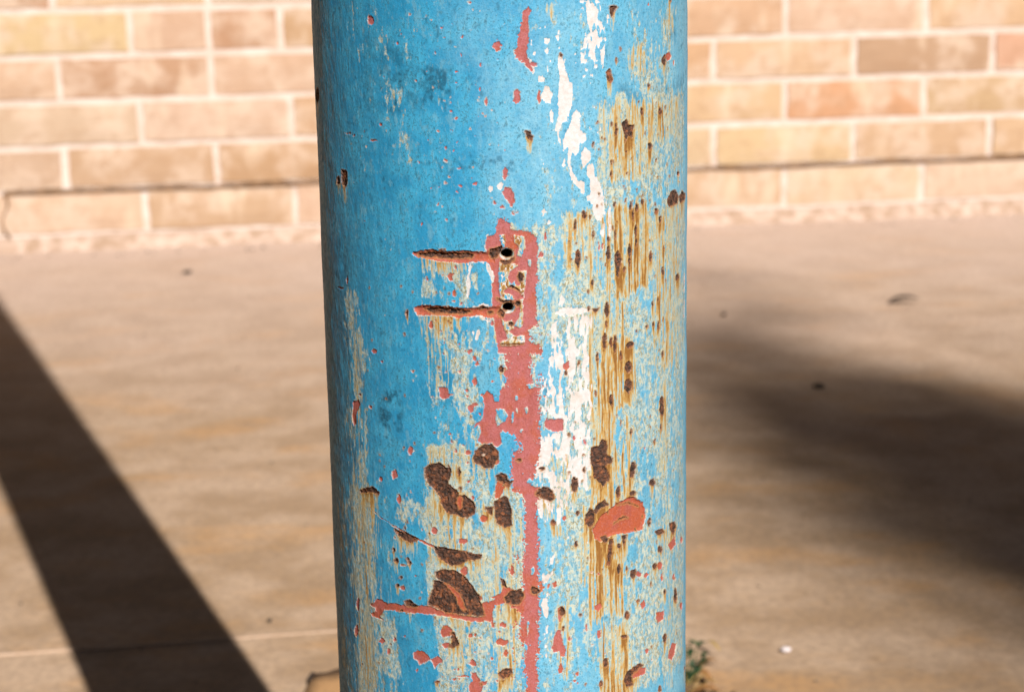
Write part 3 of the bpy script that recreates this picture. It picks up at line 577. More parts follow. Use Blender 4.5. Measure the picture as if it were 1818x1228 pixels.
ZONES = {  # soft boxes in photo pixels: x0, y0, x1, y1, amount, feather px
 'worn': [(1000,372,1062,1000,.80,8),(1062,175,1215,318,.74,10),(1062,318,1215,362,.50,10),(1085,362,1215,480,.86,12),(1062,480,1215,1228,.62,14),(1110,700,1150,1228,.1,16),(962,700,1062,1228,.46,14),
          (1110,0,1200,180,.50,20),(960,0,1060,370,.18,20),(755,560,850,720,.52,10),(755,790,838,1062,.84,5),(838,860,935,1100,.72,12),(775,1075,935,1300,.66,12),(625,520,662,1300,.52,16),(600,860,700,1300,.34,24),
          (740,470,868,560,.40,8),(770,700,870,860,.46,14),(640,0,760,300,.18,40),(1040,440,1062,1000,.2,5),(700,880,760,930,.5,10),(665,1090,705,1190,.6,10),(845,560,880,640,.30,14),(960,400,1000,620,.60,10),(900,400,960,640,.7,10),(880,600,960,760,.5,10),(975,0,1000,60,.6,10)],
 'stain': [(1088,364,1152,520,.95,6),(1000,372,1050,480,.62,6),(1046,430,1062,1110,.60,5),(1062,380,1088,640,.5,5),(1062,640,1090,1000,.72,6),(1090,530,1112,640,.55,6),(1092,600,1126,720,.92,6),(1108,745,1128,800,.85,5),(1092,800,1122,900,.62,5),
           (1062,175,1160,320,.48,12),(1085,230,1125,290,.3,8),(1150,175,1205,250,.50,10),(1155,380,1210,660,.46,14),(1160,520,1185,660,.3,8),(1168,680,1185,840,.42,6),(1050,940,1112,1100,.72,8),(1062,1110,1118,1300,.95,10),(1030,900,1052,1040,.5,6),
           (1000,560,1046,640,.2,10),(980,790,1010,960,.45,10),(755,790,838,860,.40,8),(760,890,838,1000,.45,8),(850,900,935,1060,.35,14),(870,1060,930,1228,.40,14),(625,560,660,1300,.26,14),(630,900,700,1250,.16,20),(800,1090,850,1228,.38,14),
           (1110,76,1150,130,.40,8),(1170,0,1200,60,.3,10),(965,0,985,50,.35,8),(880,560,925,620,.6,8),(895,400,935,560,.40,8),(750,560,800,700,.30,14),(1075,560,1090,1000,.3,5),(985,1060,1000,1180,.4,5),(1003,1060,1012,1200,.55,3),(1180,880,1200,1228,.3,10)],
 'soft': [(900,640,965,1300,.75,10),(935,400,965,640,.25,6),(900,560,975,760,.55,14),(880,0,930,120,.3,8),(880,380,950,410,.4,6)],
 'scar': [(886,415,930,612,1.0,5)],
 'lace': [(1005,565,1050,870,.50,10),(985,620,1035,800,.3,10),(955,790,1010,930,.35,14),(1035,0,1075,90,.45,10),(960,640,985,800,.3,8)],
 'lace2': [(950,560,1060,960,1.0,8),(1030,0,1080,100,.6,8),(1020,330,1095,420,.6,10)],
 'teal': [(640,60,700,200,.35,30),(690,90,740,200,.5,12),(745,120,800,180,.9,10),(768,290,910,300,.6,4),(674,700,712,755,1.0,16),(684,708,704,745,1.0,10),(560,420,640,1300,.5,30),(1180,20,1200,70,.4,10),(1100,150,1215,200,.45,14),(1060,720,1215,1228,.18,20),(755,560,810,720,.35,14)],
 'chalk_and_light': [(930,370,1215,1300,.45,40),(955,0,1070,400,.35,30),(860,100,990,400,.75,40),(960,0,1215,370,.35,30),(960,380,1010,1228,.5,20),(1185,0,1222,1228,.75,14),(840,560,900,700,.4,20),(1000,1000,1215,1228,.25,30),(850,880,930,1228,.4,20),(780,0,880,120,.35,30)]}  # last list: chalky paint, with the brighter lit half painted in
ZUV = {}
for kz, lz in ZONES.items():
    ZUV[kz] = []
    for x0, y0, x1, y1, a, f in lz:
        ym = min(max((y0 + y1) / 2, 0), 1228); xm = (x0 + x1) / 2
        u, v = px_to_uv(np.array([x0, x1, xm, xm], float).clip(575, 1217), np.array([ym, ym, y0, y1], float))
        ZUV[kz].append((float(u[0]), float(u[1]), float(v[3]), float(v[2]), a, max(0.1, f * 0.082 * (2.4 if kz in ('worn', 'stain') else 1))))
def zone(kz, U, V):
    U = U + 1.1 * (fbm(U / 2.2, V / 3.0, 81, 3) - .5) + .5 * (vnoise(U / .25, V / 5, 82) - .5); V = V + 3.4 * (fbm(U / .8, V / 5.0, 83, 3) - .5)
    s = np.zeros(U.shape, np.float32)
    for u0, u1, v0, v1, a, f in ZUV[kz]:
        q = np.clip((U - u0) / f + .5, 0, 1) * np.clip((u1 - U) / f + .5, 0, 1) * np.clip((V - v0) / f + .5, 0, 1) * np.clip((v1 - V) / f + .5, 0, 1)
        s = 1 - (1 - s) * (1 - min(1.0, a * (1.3 if kz == 'stain' else 1)) * q)
    return s

feats = []
for layer, pts, hue, k in FEAT:
    q = np.array(pts, float); u, v = px_to_uv(q[:, 0], q[:, 1])
    feats.append((layer, u, v, hue, k, 0.5 * abs(np.dot(u, np.roll(v, 1)) - np.dot(v, np.roll(u, 1)))))
# scattered small flecks (unrolled mm boxes from photo pixels)
rf = random.Random(5)
def flecks(layer, n, x0, y0, x1, y1, smin, smax, hue=.3, tall=1.3):
    for _ in range(n):
        x, y = rf.uniform(x0, x1), rf.uniform(y0, y1); u, v = px_to_uv(np.array(x), np.array(y)); s = smin + (smax - smin) * rf.random() ** 3
        a = [i * 2 * math.pi / 7 for i in range(7)]; t = rf.uniform(.7, tall)
        feats.append((layer, np.array([float(u) + s * rf.uniform(.6, 1.2) * math.cos(q) for q in a]), np.array([float(v) + s * t * rf.uniform(.6, 1.2) * math.sin(q) for q in a]), hue, {}, 0.0))
flecks('prim', 70, 740, 0, 900, 400, .04, .16); flecks('prim', 60, 760, 560, 880, 800, .04, .18); flecks('prim', 24, 620, 0, 760, 800, .04, .10)
flecks('prim', 70, 780, 1060, 930, 1228, .04, .2, .7); flecks('prim', 50, 660, 800, 880, 1060, .04, .15, .5); flecks('prim', 50, 1000, 1000, 1210, 1228, .04, .16, .5)
flecks('rust', 60, 1000, 370, 1210, 1228, .04, .15, tall=3.0); flecks('rust', 40, 1060, 180, 1210, 370, .03, .11, tall=3.0); flecks('rust', 60, 620, 500, 900, 1228, .03, .10, tall=2.2)
flecks('white', 90, 960, 0, 1070, 360, .04, .18, tall=2.4); flecks('white', 60, 955, 560, 1050, 1000, .05, .2, tall=2.5); flecks('prim', 50, 900, 590, 975, 760, .05, .16); flecks('white', 60, 900, 640, 960, 1228, .03, .09)
flecks('carve', 60, 905, 640, 960, 1228, .03, .10)

def evaluate(U, V, fine=True):
    sh = U.shape
    wu = U + 0.30 * (fbm(U / .45, V / .45, 11, 3) - .5); wv = V + 0.34 * (fbm(U / .45, V / .55, 12, 3) - .5)
    L = {k: np.full(sh, -2.0, np.float32) for k in ('rust', 'prim', 'white', 'carve', 'topp', 'topw', 'groove')}
    hue = np.zeros(sh, np.float32); lab = np.full(sh, -1, np.int32); drip = np.zeros(sh, np.float32); deep = np.zeros(sh, np.float32)
    order = {'white': 0, 'carve': 1, 'prim': 2, 'rust': 3}
    if fine:
        idx = sorted(range(len(feats)), key=lambda i: (order[feats[i][0]] + (5 if feats[i][4].get('top') or feats[i][4].get('topw') else 0)))
        for i in idx:
            layer, pu, pv, hu, k, area = feats[i]; mg = 0.8
            c0 = max(0, int((pu.min() - mg - us[0]) / PITCHMM)); c1 = min(NU, int((pu.max() + mg - us[0]) / PITCHMM) + 2)
            r0 = max(0, int((pv.min() - mg - vsn[0]) / PITCHMM)); r1 = min(NV, int((pv.max() + mg - vsn[0]) / PITCHMM) + 2)
            if c1 <= c0 or r1 <= r0: continue
            sl = (slice(r0, r1), slice(c0, c1))
            d = sd_poly(pu, pv, wu[sl], wv[sl])
            tgt = 'topp' if k.get('top') else 'topw' if k.get('topw') else layer
            L[tgt][sl] = np.maximum(L[tgt][sl], d)
            if layer == 'prim': hue[sl] = np.where(d > -.15, hu, hue[sl])
            if k.get('groove'): L['groove'][sl] = np.maximum(L['groove'][sl], d)
            if k.get('deep'): deep[sl] = np.maximum(deep[sl], k['deep'] * np.clip(d / .25, 0, 1))
            if layer == 'carve': lab[sl] = np.where(d > 0, -1, lab[sl])
            elif area > 0.62: lab[sl] = np.where(d > 0, i, lab[sl])
            if layer == 'rust' and area > .12:
                uc, hw = (pu.min() + pu.max()) / 2, (pu.max() - pu.min()) / 2 + .1
                ln = min(4.5, 1.2 + 2.2 * math.sqrt(area)); rr = max(0, int((pv.min() - ln - vsn[0]) / PITCHMM))
                s2 = (slice(rr, r1), slice(max(0, c0 - 4), c1 + 4)); t = np.clip((pv.min() + (pv.max() - pv.min()) * .4 - V[s2]) / ln, 0, 1)
                q = np.exp(-((U[s2] - uc) / (hw * .85)) ** 2) * np.where(V[s2] < (pv.min() + pv.max()) / 2, 1 - t, 0)
                drip[s2] = np.maximum(drip[s2], q * .62)
    else:
        n1 = fbm(U / 5, V / 7, 31, 4)
        L['rust'] = (n1 - .74) * 4; L['prim'] = (fbm(U / 6, V / 8, 33, 4) - .72) * 4; L['white'] = (fbm(U / 4, V / 9, 35, 4) - .76) * 4
        L['carve'] = L['carve']; drip = np.clip((n1 - .62) * 3, 0, 1) * .6; hue = fbm(U / 9, V / 9, 36, 2)
    rag = fbm(U / .22, V / .24, 91, 3) - .5; rag2 = fbm(U / .16, V / .20, 92, 2) - .5
    soft = zone('soft', U, V) if fine else 0.0
    L['carve'] = L['carve'] + .30 * rag
    L['prim'] = np.minimum(L['prim'] + rag * (.26 + 1.6 * soft) + rag2 * soft * 1.3, -L['carve'])
    L['rust'] = L['rust'] + rag * .26; L['white'] = L['white'] + .55 * (fbm(U / .25, V / .75, 93, 3) - .5) - .02
    L['topp'] = L['topp'] + rag * .2
    rs = np.minimum(L['rust'], -L['topp']); rs = np.minimum(rs, -L['topw']); pr = np.maximum(L['prim'], L['topp'])
    wz = zone('worn', U, V); nz = 0.55 * fbm(U / .55, V / 1.3, 21, 4) + 0.45 * fbm(U / 2.2, V / 6.5, 22, 3)
    if not fine: wz = np.maximum(wz, np.clip(fbm(U / 14, V / 30, 44, 2) * 1.5 - .45, 0, .75))
    else:
        e = np.clip((np.abs(U) - 46) / 5, 0, 1); wz = np.maximum(wz, .35 * e)
    nz = (nz - .5) * 2.1 + .5; ws = (wz - .02 - nz * .96) * 1.5; ws = np.where(wz < .02, -2, ws)
    lz = zone('lace', U, V); ln_ = 0.6 * fbm(U / .38, V / 1.5, 25, 3) + .4 * fbm(U / 1.1, V / 3.2, 26, 2)
    lnN = (ln_ - .5) * 2.1 + .5; l2 = zone('lace2', U, V)
    L['white'] = np.where(l2 > .02, np.minimum(L['white'], (1.0 - .42 * l2 - lnN) * 1.3 + (1 - np.clip(l2 * 3, 0, 1)) * 2), L['white'])
    wh = np.maximum(L['white'], np.where(lz > .02, (lz - ((ln_ - .5) * 2.1 + .5)) * 1.4, -2)); wh = np.where(L['topw'] > -.3, np.maximum(wh, L['topw']), wh)
    sz = zone('stain', U, V); Uw = U + .55 * (fbm(U / 3, V / 4.5, 88, 2) - .5); n1 = vnoise(Uw / .26, V / 11, 41); n2 = vnoise(U / .95, V / 9, 42); n3 = fbm(U / 1.2, V / 3.0, 43, 3)
    st = sz * np.clip(.12 + 1.15 * (.62 * n1 + .22 * n2 + .30 * n3 - .25), 0, 1.1) + drip
    st = np.where(sz > .02, np.maximum(st, sz * np.clip((n1 - .62) * 3.2, 0, 1)), st)
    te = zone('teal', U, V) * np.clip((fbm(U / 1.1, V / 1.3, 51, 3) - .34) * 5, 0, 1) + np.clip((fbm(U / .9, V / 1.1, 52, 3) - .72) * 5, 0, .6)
    base = np.clip((U + 8) / 26, 0, 1) * .35  # paler round to the right: the lit side painted into the blue
    ch = np.clip(base + zone('chalk_and_light', U, V) * (.45 + .9 * (fbm(U / 1.5, V / 4, 53, 3) - .35)), 0, 1)
    if fine:
        sc_ = zone('scar', U, V); cur = np.abs(fbm(U / .75, V / .9, 95, 3) - .5)
        wh = np.maximum(wh, np.where(sc_ > .4, (.045 - cur) * 7, -2)); st = np.maximum(st, sc_ * np.clip((fbm(U / .6, V / .8, 96, 3) - .42) * 4, 0, .85))
        wh = np.where(zone('lace', U, V) > .02, wh, wh)
    # relief in mm (negative = eroded)
    s = lambda d, w_=.13: np.clip(d / w_ + .5, 0, 1) * 1.0
    pit = fbm(U / .28, V / .28, 61, 3) - .5
    h = -0.035 * s(ws, .3) - 0.05 * s(wh) - 0.13 * s(pr) + s(rs) * (-.20 + .55 * pit) - deep * s(pr)
    h += 0.045 * np.exp(-((rs + .16) / .12) ** 2) + 0.03 * np.exp(-((pr + .12) / .10) ** 2)
    h -= 0.30 * np.clip(L['groove'] / .45 + .1, 0, 1)
    h += 0.09 * (fbm(U / 1.3, V / 4.2, 62, 3) - .5) + 0.05 * (fbm(U / .35, V / 1.1, 63, 2) - .5) * np.clip((-U - 8) / 20, .25, 1.6)
    h += 0.22 * (fbm(U / 5, V / 9, 64, 3) - .5)
    enc = lambda d: np.clip(.5 + d, 0, 1)
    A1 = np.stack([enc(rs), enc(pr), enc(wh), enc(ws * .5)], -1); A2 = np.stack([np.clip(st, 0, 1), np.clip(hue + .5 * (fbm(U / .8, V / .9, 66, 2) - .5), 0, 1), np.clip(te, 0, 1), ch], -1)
    return A1.astype(np.float32), A2.astype(np.float32), h, lab

U, V = np.meshgrid(us, vsn)
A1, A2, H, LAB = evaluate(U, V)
# drill the two holes
hole_id = {}
for n_, (tl, cx, cy, rx, ry) in enumerate(HOLES):
    x0, y0, s = TILE[tl]
    cu, cv = px_to_uv(np.array(x0 + cx / s), np.array(y0 + cy / s)); ru = rx / s * .0815; rv = ry / s * .0815
    du, dv = (U - float(cu)) / ru, (V - float(cv)) / rv; e = np.hypot(du, dv)
    near = np.abs(e - 1) < 0.55 * PITCHMM / min(ru, rv)
    U = np.where(near, float(cu) + du / e * ru, U); V = np.where(near, float(cv) + dv / e * rv, V)
    e2 = np.where(near, 1.0, e)
    cs = np.clip((1.38 - e2) / .38, 0, 1)
    H = H * (1 - cs) - .34 * cs ** 1.3
    A1[..., 0] = np.maximum(A1[..., 0], np.where(e2 < 1.0, 1.0, 0)); A1[..., 1] = np.where(e2 < 1.25, np.clip(A1[..., 1], 0, .30), A1[..., 1]); 
    rn = np.clip(1 - np.abs(e2 - 1.42) / .22, 0, 1) * np.clip(.55 + .9 * (fbm(U / .5, V / .5, 77, 2) - .4), 0, 1)
    A1[..., 0] = np.maximum(A1[..., 0], .08 + rn * .5 * (e2 > 1.12)); 
    A1[..., 2] = np.where((e2 >= 1.0) & (e2 < 1.16) & (dv < -.1) & (du < .7), np.maximum(A1[..., 2], .54), A1[..., 2])  # bright lower rim where the bevel catches the sun, painted white
    inn = (e < 1) & ~near; H = np.where(inn, -5.0, H); LAB = np.where(e2 < 1.001, 100000 + n_, np.where(e2 < 1.4, -1, LAB))
edge = np.minimum(np.minimum(U - us[0], us[-1] - U) / 1.0, np.minimum(V - vsn[0], vsn[-1] - V) / 1.0).clip(0, 1)
H = H * edge
CO = skin(U, V, H).reshape(-1, 3)
pole = empty('painted_pole', (PX, PY, 0), 'tall round steel pole in peeling sky-blue paint with rust and two drilled holes', 'pole')
ii = np.arange((NU - 1) * (NV - 1)); rr, cc = ii // (NU - 1), ii % (NU - 1); a0 = rr * NU + cc
F = np.stack([a0, a0 + 1, a0 + NU + 1, a0 + NU], -1)
labf = LAB.ravel()
fl = np.max(np.stack([labf[F[:, k]] for k in range(4)], -1), -1)
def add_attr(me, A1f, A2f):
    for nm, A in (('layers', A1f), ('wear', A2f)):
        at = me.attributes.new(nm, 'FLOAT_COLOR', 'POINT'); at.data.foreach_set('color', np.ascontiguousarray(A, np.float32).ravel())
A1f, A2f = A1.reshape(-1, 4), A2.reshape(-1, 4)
def sub_mesh(name, faces, label=None):
    uq, inv = np.unique(faces, return_inverse=True); inv = inv.reshape(faces.shape)
    me = bpy.data.meshes.new(name); set_mesh(me, CO[uq], inv); add_attr(me, A1f[uq], A2f[uq])
    o = link(name, me, M_POLE, pole)
    if label: o['label'] = label
    return o
order = np.argsort(fl, kind='stable'); fls = fl[order]; bnd = np.flatnonzero(np.diff(fls)) + 1
groups = np.split(order, bnd)
DEF = {'rust': 'rust_spot', 'prim': 'primer_patch', 'white': 'white_paint_patch'}
rest = []
for gidx in groups:
    l = int(fl[gidx[0]])
    if l < 0 or (l < 100000 and len(gidx) < 36): rest.append(gidx); continue
    if l >= 100000: sub_mesh('bolt_hole', F[gidx], 'upper drilled bolt hole' if l == 100000 else 'lower drilled bolt hole'); continue
    layer, k = feats[l][0], feats[l][4]
    sub_mesh(k.get('name', DEF[layer]), F[gidx], k.get('label'))
sub_mesh('paint_coat', F[np.concatenate(rest)])
# the rest of the pole: back, below and above the part in view
def coarse(name, u0, u1, nu, vlist):
    uu = np.linspace(u0, u1, nu); Uc, Vc = np.meshgrid(uu, vlist)
    a1, a2, h, _ = evaluate(Uc, Vc, False); co = skin(Uc, Vc, h * 0 - .01).reshape(-1, 3)
    nv = len(vlist); i = np.arange((nu - 1) * (nv - 1)); r, c = i // (nu - 1), i % (nu - 1); a = r * nu + c
    me = bpy.data.meshes.new(name); set_mesh(me, co, np.stack([a, a + 1, a + nu + 1, a + nu], -1)); add_attr(me, a1.reshape(-1, 4), a2.reshape(-1, 4))
    return link(name, me, M_POLE, pole)
full = math.pi * RAD * 1000 / SC
coarse('pole_back', us[-1] - .2, 2 * full + us[0] + .2, 140, np.arange(vlo - .2, vhi + .8, 1.0))
coarse('pole_foot', -full, full, 260, np.linspace(-4, vsn[0] + .1, 150))
coarse('pole_shaft', -full, full, 240, np.concatenate([np.linspace(vsn[-1] - .1, 340, 90), np.linspace(344, 4600 / SC, 400)]))
bm = bmesh.new(); rg = []
for kq in range(7):
    q = kq / 6 * math.pi / 2; r = (RAD + .0008) * math.cos(q); z = 4.5995 + 0.014 * math.sin(q)
    if kq == 6: top = bm.verts.new((z * TX, z * TY, z)); break
    rg.append([bm.verts.new((z * TX + r * math.sin(t), z * TY - r * math.cos(t), z)) for t in [i * 2 * math.pi / 48 for i in range(48)]])
for a, b in zip(rg, rg[1:]):
    for k in range(48): bm.faces.new((a[k], a[(k + 1) % 48], b[(k + 1) % 48], b[k]))
for k in range(48): bm.faces.new((rg[-1][k], rg[-1][(k + 1) % 48], top))
link('cap', bm_mesh(bm, 'cap', True), mat_plain('cap_blue', (0.05, 0.28, 0.5, 1), .5, .3, 400, .0001), pole)

# ------------------------------------------------------------------ small things on the concrete
def leafy(bm, base, tip, wid, curl=0.25, nrm=None, seg=5):
    """a curved leaf blade with a folded midrib"""
    base, tip = Vector(base), Vector(tip); ax = tip - base; L = ax.length; axn = ax.normalized()
    nrm = Vector(nrm or (0, 0, 1)); side = axn.cross(nrm).normalized(); nr = side.cross(axn)
    rows = []
    for i in range(seg + 1):
        t = i / seg; wv = wid * (math.sin(math.pi * min(1, t * .9 + .1)) ** .8) * (1 if i < seg else 0.05)
        c = base + ax * t + nr * (curl * L * math.sin(math.pi * t))
        rows.append([bm.verts.new(c - side * wv + nr * wv * .35), bm.verts.new(c), bm.verts.new(c + side * wv + nr * wv * .35)])
    for a, b in zip(rows, rows[1:]):
        for k in range(2): bm.faces.new((a[k], a[k + 1], b[k + 1], b[k]))
def mesh_obj(name, bm, mat, parent=None, smooth=True):
    return link(name, bm_mesh(bm, name, smooth), mat, parent)
def tube(bm, pts, r0, r1, n=6):
    rings = []
    for i, p in enumerate(pts):
        p = Vector(p); a = Vector(pts[max(0, i - 1)]); b = Vector(pts[min(len(pts) - 1, i + 1)]); d = (b - a).normalized()
        s_ = d.orthogonal().normalized(); t_ = d.cross(s_); r = r0 + (r1 - r0) * i / (len(pts) - 1)
        rings.append([bm.verts.new(p + s_ * r * math.cos(q) + t_ * r * math.sin(q)) for q in [k * 2 * math.pi / n for k in range(n)]])
    for a, b in zip(rings, rings[1:]):
        for k in range(n): bm.faces.new((a[k], a[(k + 1) % n], b[(k + 1) % n], b[k]))
def gp(x, y):
    a, b = ground(np.array(float(x)), np.array(float(y))); return Vector((float(a), float(b), 0))
random.seed(21)
wx = gp(1222, 1215)
weed = empty('weed', (wx.x, wx.y, 0), 'small dark green weed growing from the ground right behind the pole', 'weed'); GS = 1.5; weed.scale = (GS, GS, GS)
stems = []
for i, (ang, hh, out) in enumerate([(0.6, .017, .004), (0.2, .013, .0065), (-.5, .010, .0055), (1.3, .020, .001), (2.2, .014, -.004), (-1.2, .008, .004), (0.9, .009, .008)]):
    bm = bmesh.new(); e = Vector((out, .002 * math.sin(ang) + .001 * i / 3, hh)); tube(bm, [(0, 0, 0), tuple(e * .5 + Vector((.0008, 0, .001))), tuple(e)], .00045, .0002, 5)
    mesh_obj('stem', bm, M_GREEN, weed); stems.append(e)
for i in range(26):
    e = random.choice(stems); b = e * random.uniform(.35, 1.0); a = random.uniform(-1.5, 2.4); L = random.uniform(.0032, .0058)
    tip = b + Vector((math.cos(a) * L, math.sin(a) * L * .6, random.uniform(-.002, .0035)))
    bm = bmesh.new(); leafy(bm, b, tip, random.uniform(.0009, .0017), .15, seg=4); mesh_obj('leaf', bm, M_GREEN, weed)
bm = bmesh.new(); leafy(bm, (gp(1248, 1152) - weed.location) / GS + Vector((0, 0, .003)), (gp(1280, 1168) - weed.location) / GS + Vector((0, 0, .003)), .0010, .2); mesh_obj('yellowed_leaf', bm, M_STRAW, weed)

dl = [((1222, 1200), (1268, 1222), .004, M_DRY, 'curled brown dead leaf under the weed, nearest the pole on the right'),
      ((1240, 1190), (1278, 1180), .0032, M_DRY, 'narrow brown dead leaf lying just right of the green weed'),
      ((1225, 1240), (1285, 1236), .0045, M_DRY, 'orange-brown dead leaf at the bottom edge right of the pole')]
for (a, b, w_, mt, lb) in dl:
    A = gp(*a); B = gp(*b); bm = bmesh.new(); L = (B - A).length
    leafy(bm, (0, 0, .0012), tuple(B - A + Vector((0, 0, .0022))), w_ * .9, .22, seg=7)
    o = mesh_obj('dead_leaf', bm, mt); o.location = A; tag(o, lb, 'leaf', 'dead leaves around the weed')
# broad tan fallen leaf, left
A = gp(640, 1206); bm = bmesh.new(); rows = []
r = random.Random(4)
TL = [gp(558, 1209), gp(580, 1207), gp(604, 1201), gp(650, 1196)]
BLo = [gp(535, 1246), gp(560, 1262), gp(600, 1270), gp(660, 1262)]
for i in range(4):
    rows.append([bm.verts.new(TL[i] * (1 - t) + BLo[i] * t - A + Vector((0, 0, .0060 - .0036 * t + r.uniform(-.0004, .0004)))) for t in (0, .33, .66, 1)])
for a, b in zip(rows, rows[1:]):
    for k in range(3): bm.faces.new((a[k], a[k + 1], b[k + 1], b[k]))
me = bm_mesh(bm, 'tan_leaf', True); lf = link('tan_leaf', me, M_TAN); lf.location = A
md = lf.modifiers.new('thickness', 'SOLIDIFY'); md.thickness = .0005; md.offset = -1
tag(lf, 'broad tan dead leaf on the concrete at the bottom left of the pole', 'leaf')
bm = bmesh.new(); tube(bm, [tuple(gp(556, 1203) - A + Vector((0, 0, .003))), tuple(gp(550, 1210) - A + Vector((0, 0, .0022))), tuple(gp(551, 1222) - A + Vector((0, 0, .0008)))], .0017, .0010)
mesh_obj('leaf_stalk', bm, M_DARKST, lf)

def pebble(x, y, rx, ry, rz, mat, lab, cat='pebble', name='pebble', seed=1, rot=0):
    k_ = 1.5 if y > 900 else 1.3; rx, ry, rz = rx * k_, ry * k_, rz * k_
    bm = bmesh.new(); bmesh.ops.create_icosphere(bm, subdivisions=2, radius=1); rr_ = random.Random(seed)
    for v in bm.verts: v.co = Vector((v.co.x * rx, v.co.y * ry, v.co.z * rz)) * rr_.uniform(.82, 1.12)
    o = mesh_obj(name, bm, mat); p = gp(x, y); o.location = (p.x, p.y, rz * .45); o.rotation_euler = (0, 0, rot); tag(o, lab, cat); return o
pebble(1453, 687, .0055, .004, .0022, M_DARKST, 'small dark pebble in the middle of the concrete right of the pole', seed=2)
pebble(1395, 1154, .0024, .0020, .0012, M_WHITEST, 'tiny pinkish-white stone chip on the concrete at lower right', cat='stone chip', name='stone_chip', seed=3)
pebble(1285, 559, .0030, .003, .0016, M_DARKST, 'tiny dark pebble near the pole on the far concrete at right', seed=5)
bm = bmesh.new(); leafy(bm, (-.022, 0, .002), (.022, .003, .003), .0085, .10, seg=7)
o = mesh_obj('dark_leaf', bm, M_DARKST); p = gp(1608, 538); o.location = p; tag(o, 'long dark dead leaf lying on the far concrete at right', 'leaf')
pebble(332, 484, .006, .006, .002, M_DARKST, 'small dark pebble on the far concrete left of the pole', seed=8)
pebble(478, 1102, .0014, .0012, .0009, M_DARKST, 'tiny dark grit stone just above the pale joint at left', seed=9)

# ------------------------------------------------------------------ unseen tree added to cast the soft shade at right, leaves placed for it
SV = np.array(SUNV)
tree = empty('added_shade_tree', (9.4, -12.6, 0), 'leafy tree added out of frame to cast the soft shade at right', 'tree')
bm = bmesh.new(); tube(bm, [(0, 0, -.1), (.05, .05, 2.0), (-.05, .1, 4.6), (.1, .2, 7.0), (.15, .3, 9.6), (.1, .4, 12.2)], .26, .06, 12); mesh_obj('trunk', bm, M_BARK, tree)
gp_shade = []
rs_ = random.Random(77)
for cx_, cy_, sx_, sy_, n_ in [(0.25, 2.15, .06, .22, 60), (0.32, 1.72, .07, .16, 130), (0.43, 1.45, .080, .19, 360), (.60, 1.36, .13, .18, 640)]:
    for _ in range(n_):
        x = rs_.gauss(cx_, sx_); y = rs_.gauss(cy_, sy_)
        if x < .13 or y < .80: continue
        t = rs_.uniform(17.0, 19.5); gp_shade.append((x + SV[0] * t, y + SV[1] * t, SV[2] * t))
bm = bmesh.new()
c_ = Vector((1.45 + SV[0] * 18, 1.2 + SV[1] * 18, SV[2] * 18)) - Vector(tree.location)
tube(bm, [(.1, .25, 8.6), tuple(Vector((.1, .25, 8.6)).lerp(c_, .5) + Vector((0, 0, .25))), tuple(c_)], .07, .02, 8); mesh_obj('branch', bm, M_BARK, tree)
allp = list(gp_shade)
for _ in range(1500):
    v = Vector((rs_.gauss(0, 1), rs_.gauss(0, 1), rs_.gauss(0, .8))).normalized() * rs_.uniform(.7, 1.9)
    p = Vector(tree.location) + Vector((.3, .2, 11.4)) + v * 1.35
    t = p.z / SV[2]; sx_, sy_ = p.x - SV[0] * t, p.y - SV[1] * t
    if sx_ < 1.15 and -2.5 < sy_ < 3.4: continue
    allp.append(tuple(p))
co, fc = [], []
for (x, y, z) in allp:
    a = Vector((rs_.gauss(0, 1), rs_.gauss(0, 1), rs_.gauss(0, .5))).normalized(); b = a.orthogonal().normalized(); s_ = rs_.uniform(.016, .030)
    o_ = Vector((x, y, z)) - Vector(tree.location); k0 = len(co)
    co += [tuple(o_ - a * s_ * 1.7), tuple(o_ + b * s_), tuple(o_ + a * s_ * 1.9), tuple(o_ - b * s_)]; fc.append((k0, k0 + 1, k0 + 2, k0 + 3))
me = bpy.data.meshes.new('foliage'); set_mesh(me, np.array(co), np.array(fc), False); fo = link('foliage', me, M_LEAF, tree); fo['kind'] = 'stuff'

# ------------------------------------------------------------------ unseen canopy, building and end walls, added to block sky light
M_SKYBLOCK = mat_plain('dark_sky_block', (0.06, 0.05, 0.042, 1), 0.9, 0.3, 20, 0.002)
roof = empty('sky_block_canopy', (0, 0.52, 4.62), 'dark canopy added high above the frame to block sky light', 'roof')
bm = bmesh.new(); wbox(bm, -7, 7, -.08, .08, 0.0, 0.18); mesh_obj('sky_block_beam', bm, M_SKYBLOCK, roof, False)
for k in range(28):
    bm = bmesh.new(); wbox(bm, -7 + k * .5, -7 + k * .5 + .494, -2.6, 3.6, 0.185 + .002 * (k % 2), 0.21 + .002 * (k % 2)); mesh_obj('sky_block_board', bm, M_SKYBLOCK, roof, False)
hb = empty('sky_block_building', (0, -5.9, 0), 'dark building added behind the camera to block sky light', 'building')
bm = bmesh.new(); wbox(bm, -14, 14, -3, 0, -.1, 4.5); mesh_obj('wall', bm, M_SKYBLOCK, hb, False)  # added mass behind the camera, only there to cut sky fill
bm = bmesh.new(); wbox(bm, -14.3, 14.3, -3.3, .1, 4.502, 4.62); mesh_obj('sky_block_top', bm, M_SKYBLOCK, hb, False)
bm = bmesh.new(); wbox(bm, -1.2, -.2, .002, .05, 0, 2.1); mesh_obj('sky_block_door', bm, M_BARK, hb, False)
for xw in (-7, -4, 2, 5, 8):
    bm = bmesh.new(); wbox(bm, xw, xw + 1.3, .002, .04, 1.0, 2.2); mesh_obj('sky_block_window', bm, M_DARKST, hb, False)
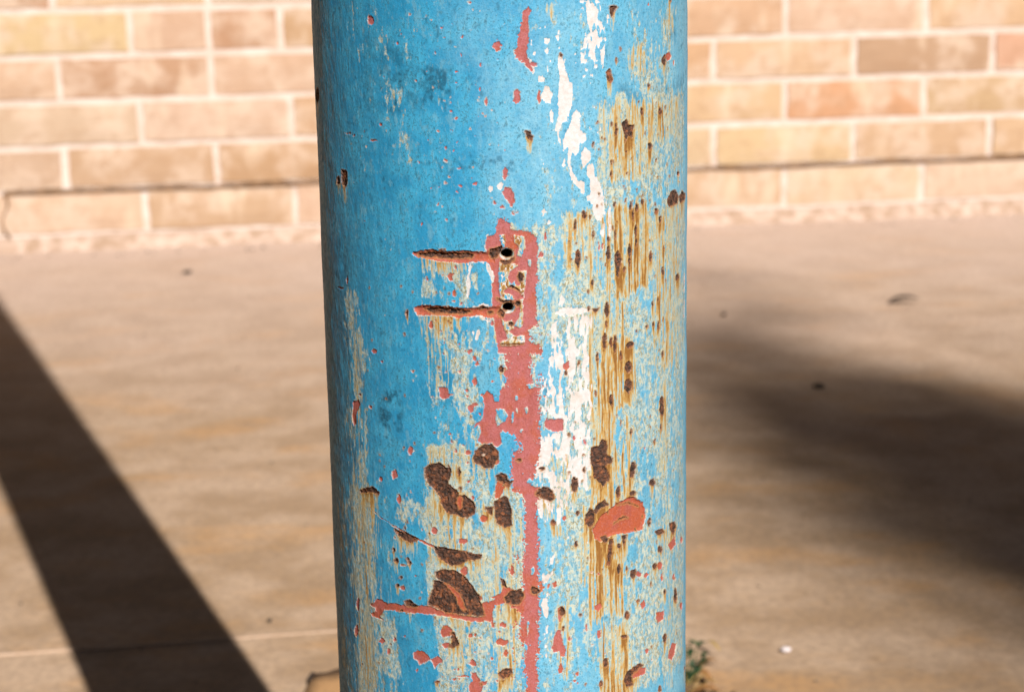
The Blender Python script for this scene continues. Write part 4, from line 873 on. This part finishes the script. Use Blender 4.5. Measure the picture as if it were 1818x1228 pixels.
for xw, lb in ((-2.7, 'dark end wall added out of frame on the left to block sky light'), (4.6, 'dark end wall added out of frame on the right to block sky light')):
    ew = empty('sky_block_end_wall', (xw, 0, 0), lb, 'wall'); bm = bmesh.new(); wbox(bm, -.1, .1, -5.6, 3.9, -.1, 4.75); mesh_obj('sky_block_panel', bm, M_SKYBLOCK, ew, False)  # added side wall that cuts sky fill
    bm = bmesh.new(); wbox(bm, -.14, .14, -5.78, -5.602, -.1, 4.78); mesh_obj('sky_block_post', bm, M_BARK, ew, False)
# crumbs of soil and grit round the weed and along the foot of the wall
def crumbs(name, mat, spots):
    bm = bmesh.new(); r = random.Random(9)
    for x, y, sz in spots:
        bmesh.ops.create_icosphere(bm, subdivisions=1, radius=sz, matrix=Matrix.Translation((x, y, sz * .4)) @ Matrix.Diagonal((r.uniform(.7, 1.4), r.uniform(.7, 1.4), r.uniform(.5, .9), 1)))
    o = link(name, bm_mesh(bm, name, False), mat); o['kind'] = 'stuff'
rc = random.Random(31)
M_SOIL = mat_plain('dry_soil', (0.12, 0.07, 0.035, 1), 0.95, .5, 300, .0004)
c0 = gp(1225, 1225)
crumbs('soil_crumbs', M_SOIL, [(c0.x + rc.gauss(-.004, .010), c0.y + rc.gauss(0, .012), rc.uniform(.0006, .0022)) for _ in range(170)])
crumbs('grit', mat_plain('grit_grey', (0.13, 0.10, 0.075, 1), .9, .4, 300, .0003), [(rc.uniform(-.8, .9), rc.uniform(.95, 2.9), rc.uniform(.0004, .0013)) for _ in range(220)] + [(rc.uniform(-1.4, 1.5), 0, 0) if 0 else (x_, 3.0 - math.tan(-WYAW) * -x_ * 1.0 - rc.uniform(.0, .05), rc.uniform(.0008, .0025)) for x_ in [rc.uniform(-1.3, 1.3) for _ in range(120)]])
for k in range(5):
    a = rc.uniform(-.6, 1.9); L_ = rc.uniform(.012, .024); q = Vector((c0.x + rc.uniform(-.004, .006), c0.y + rc.uniform(-.01, .006), 0))
    bm = bmesh.new(); tube(bm, [tuple(q - weed.location + Vector((0, 0, .001))), tuple(q - weed.location + Vector((math.cos(a) * L_ * .5, math.sin(a) * L_ * .4, .008))), tuple(q - weed.location + Vector((math.cos(a) * L_, math.sin(a) * L_ * .6, .004)))], .0005, .0002, 5)
    for v_ in bm.verts: v_.co /= GS
    mesh_obj('dry_stem', bm, M_STRAW, weed)
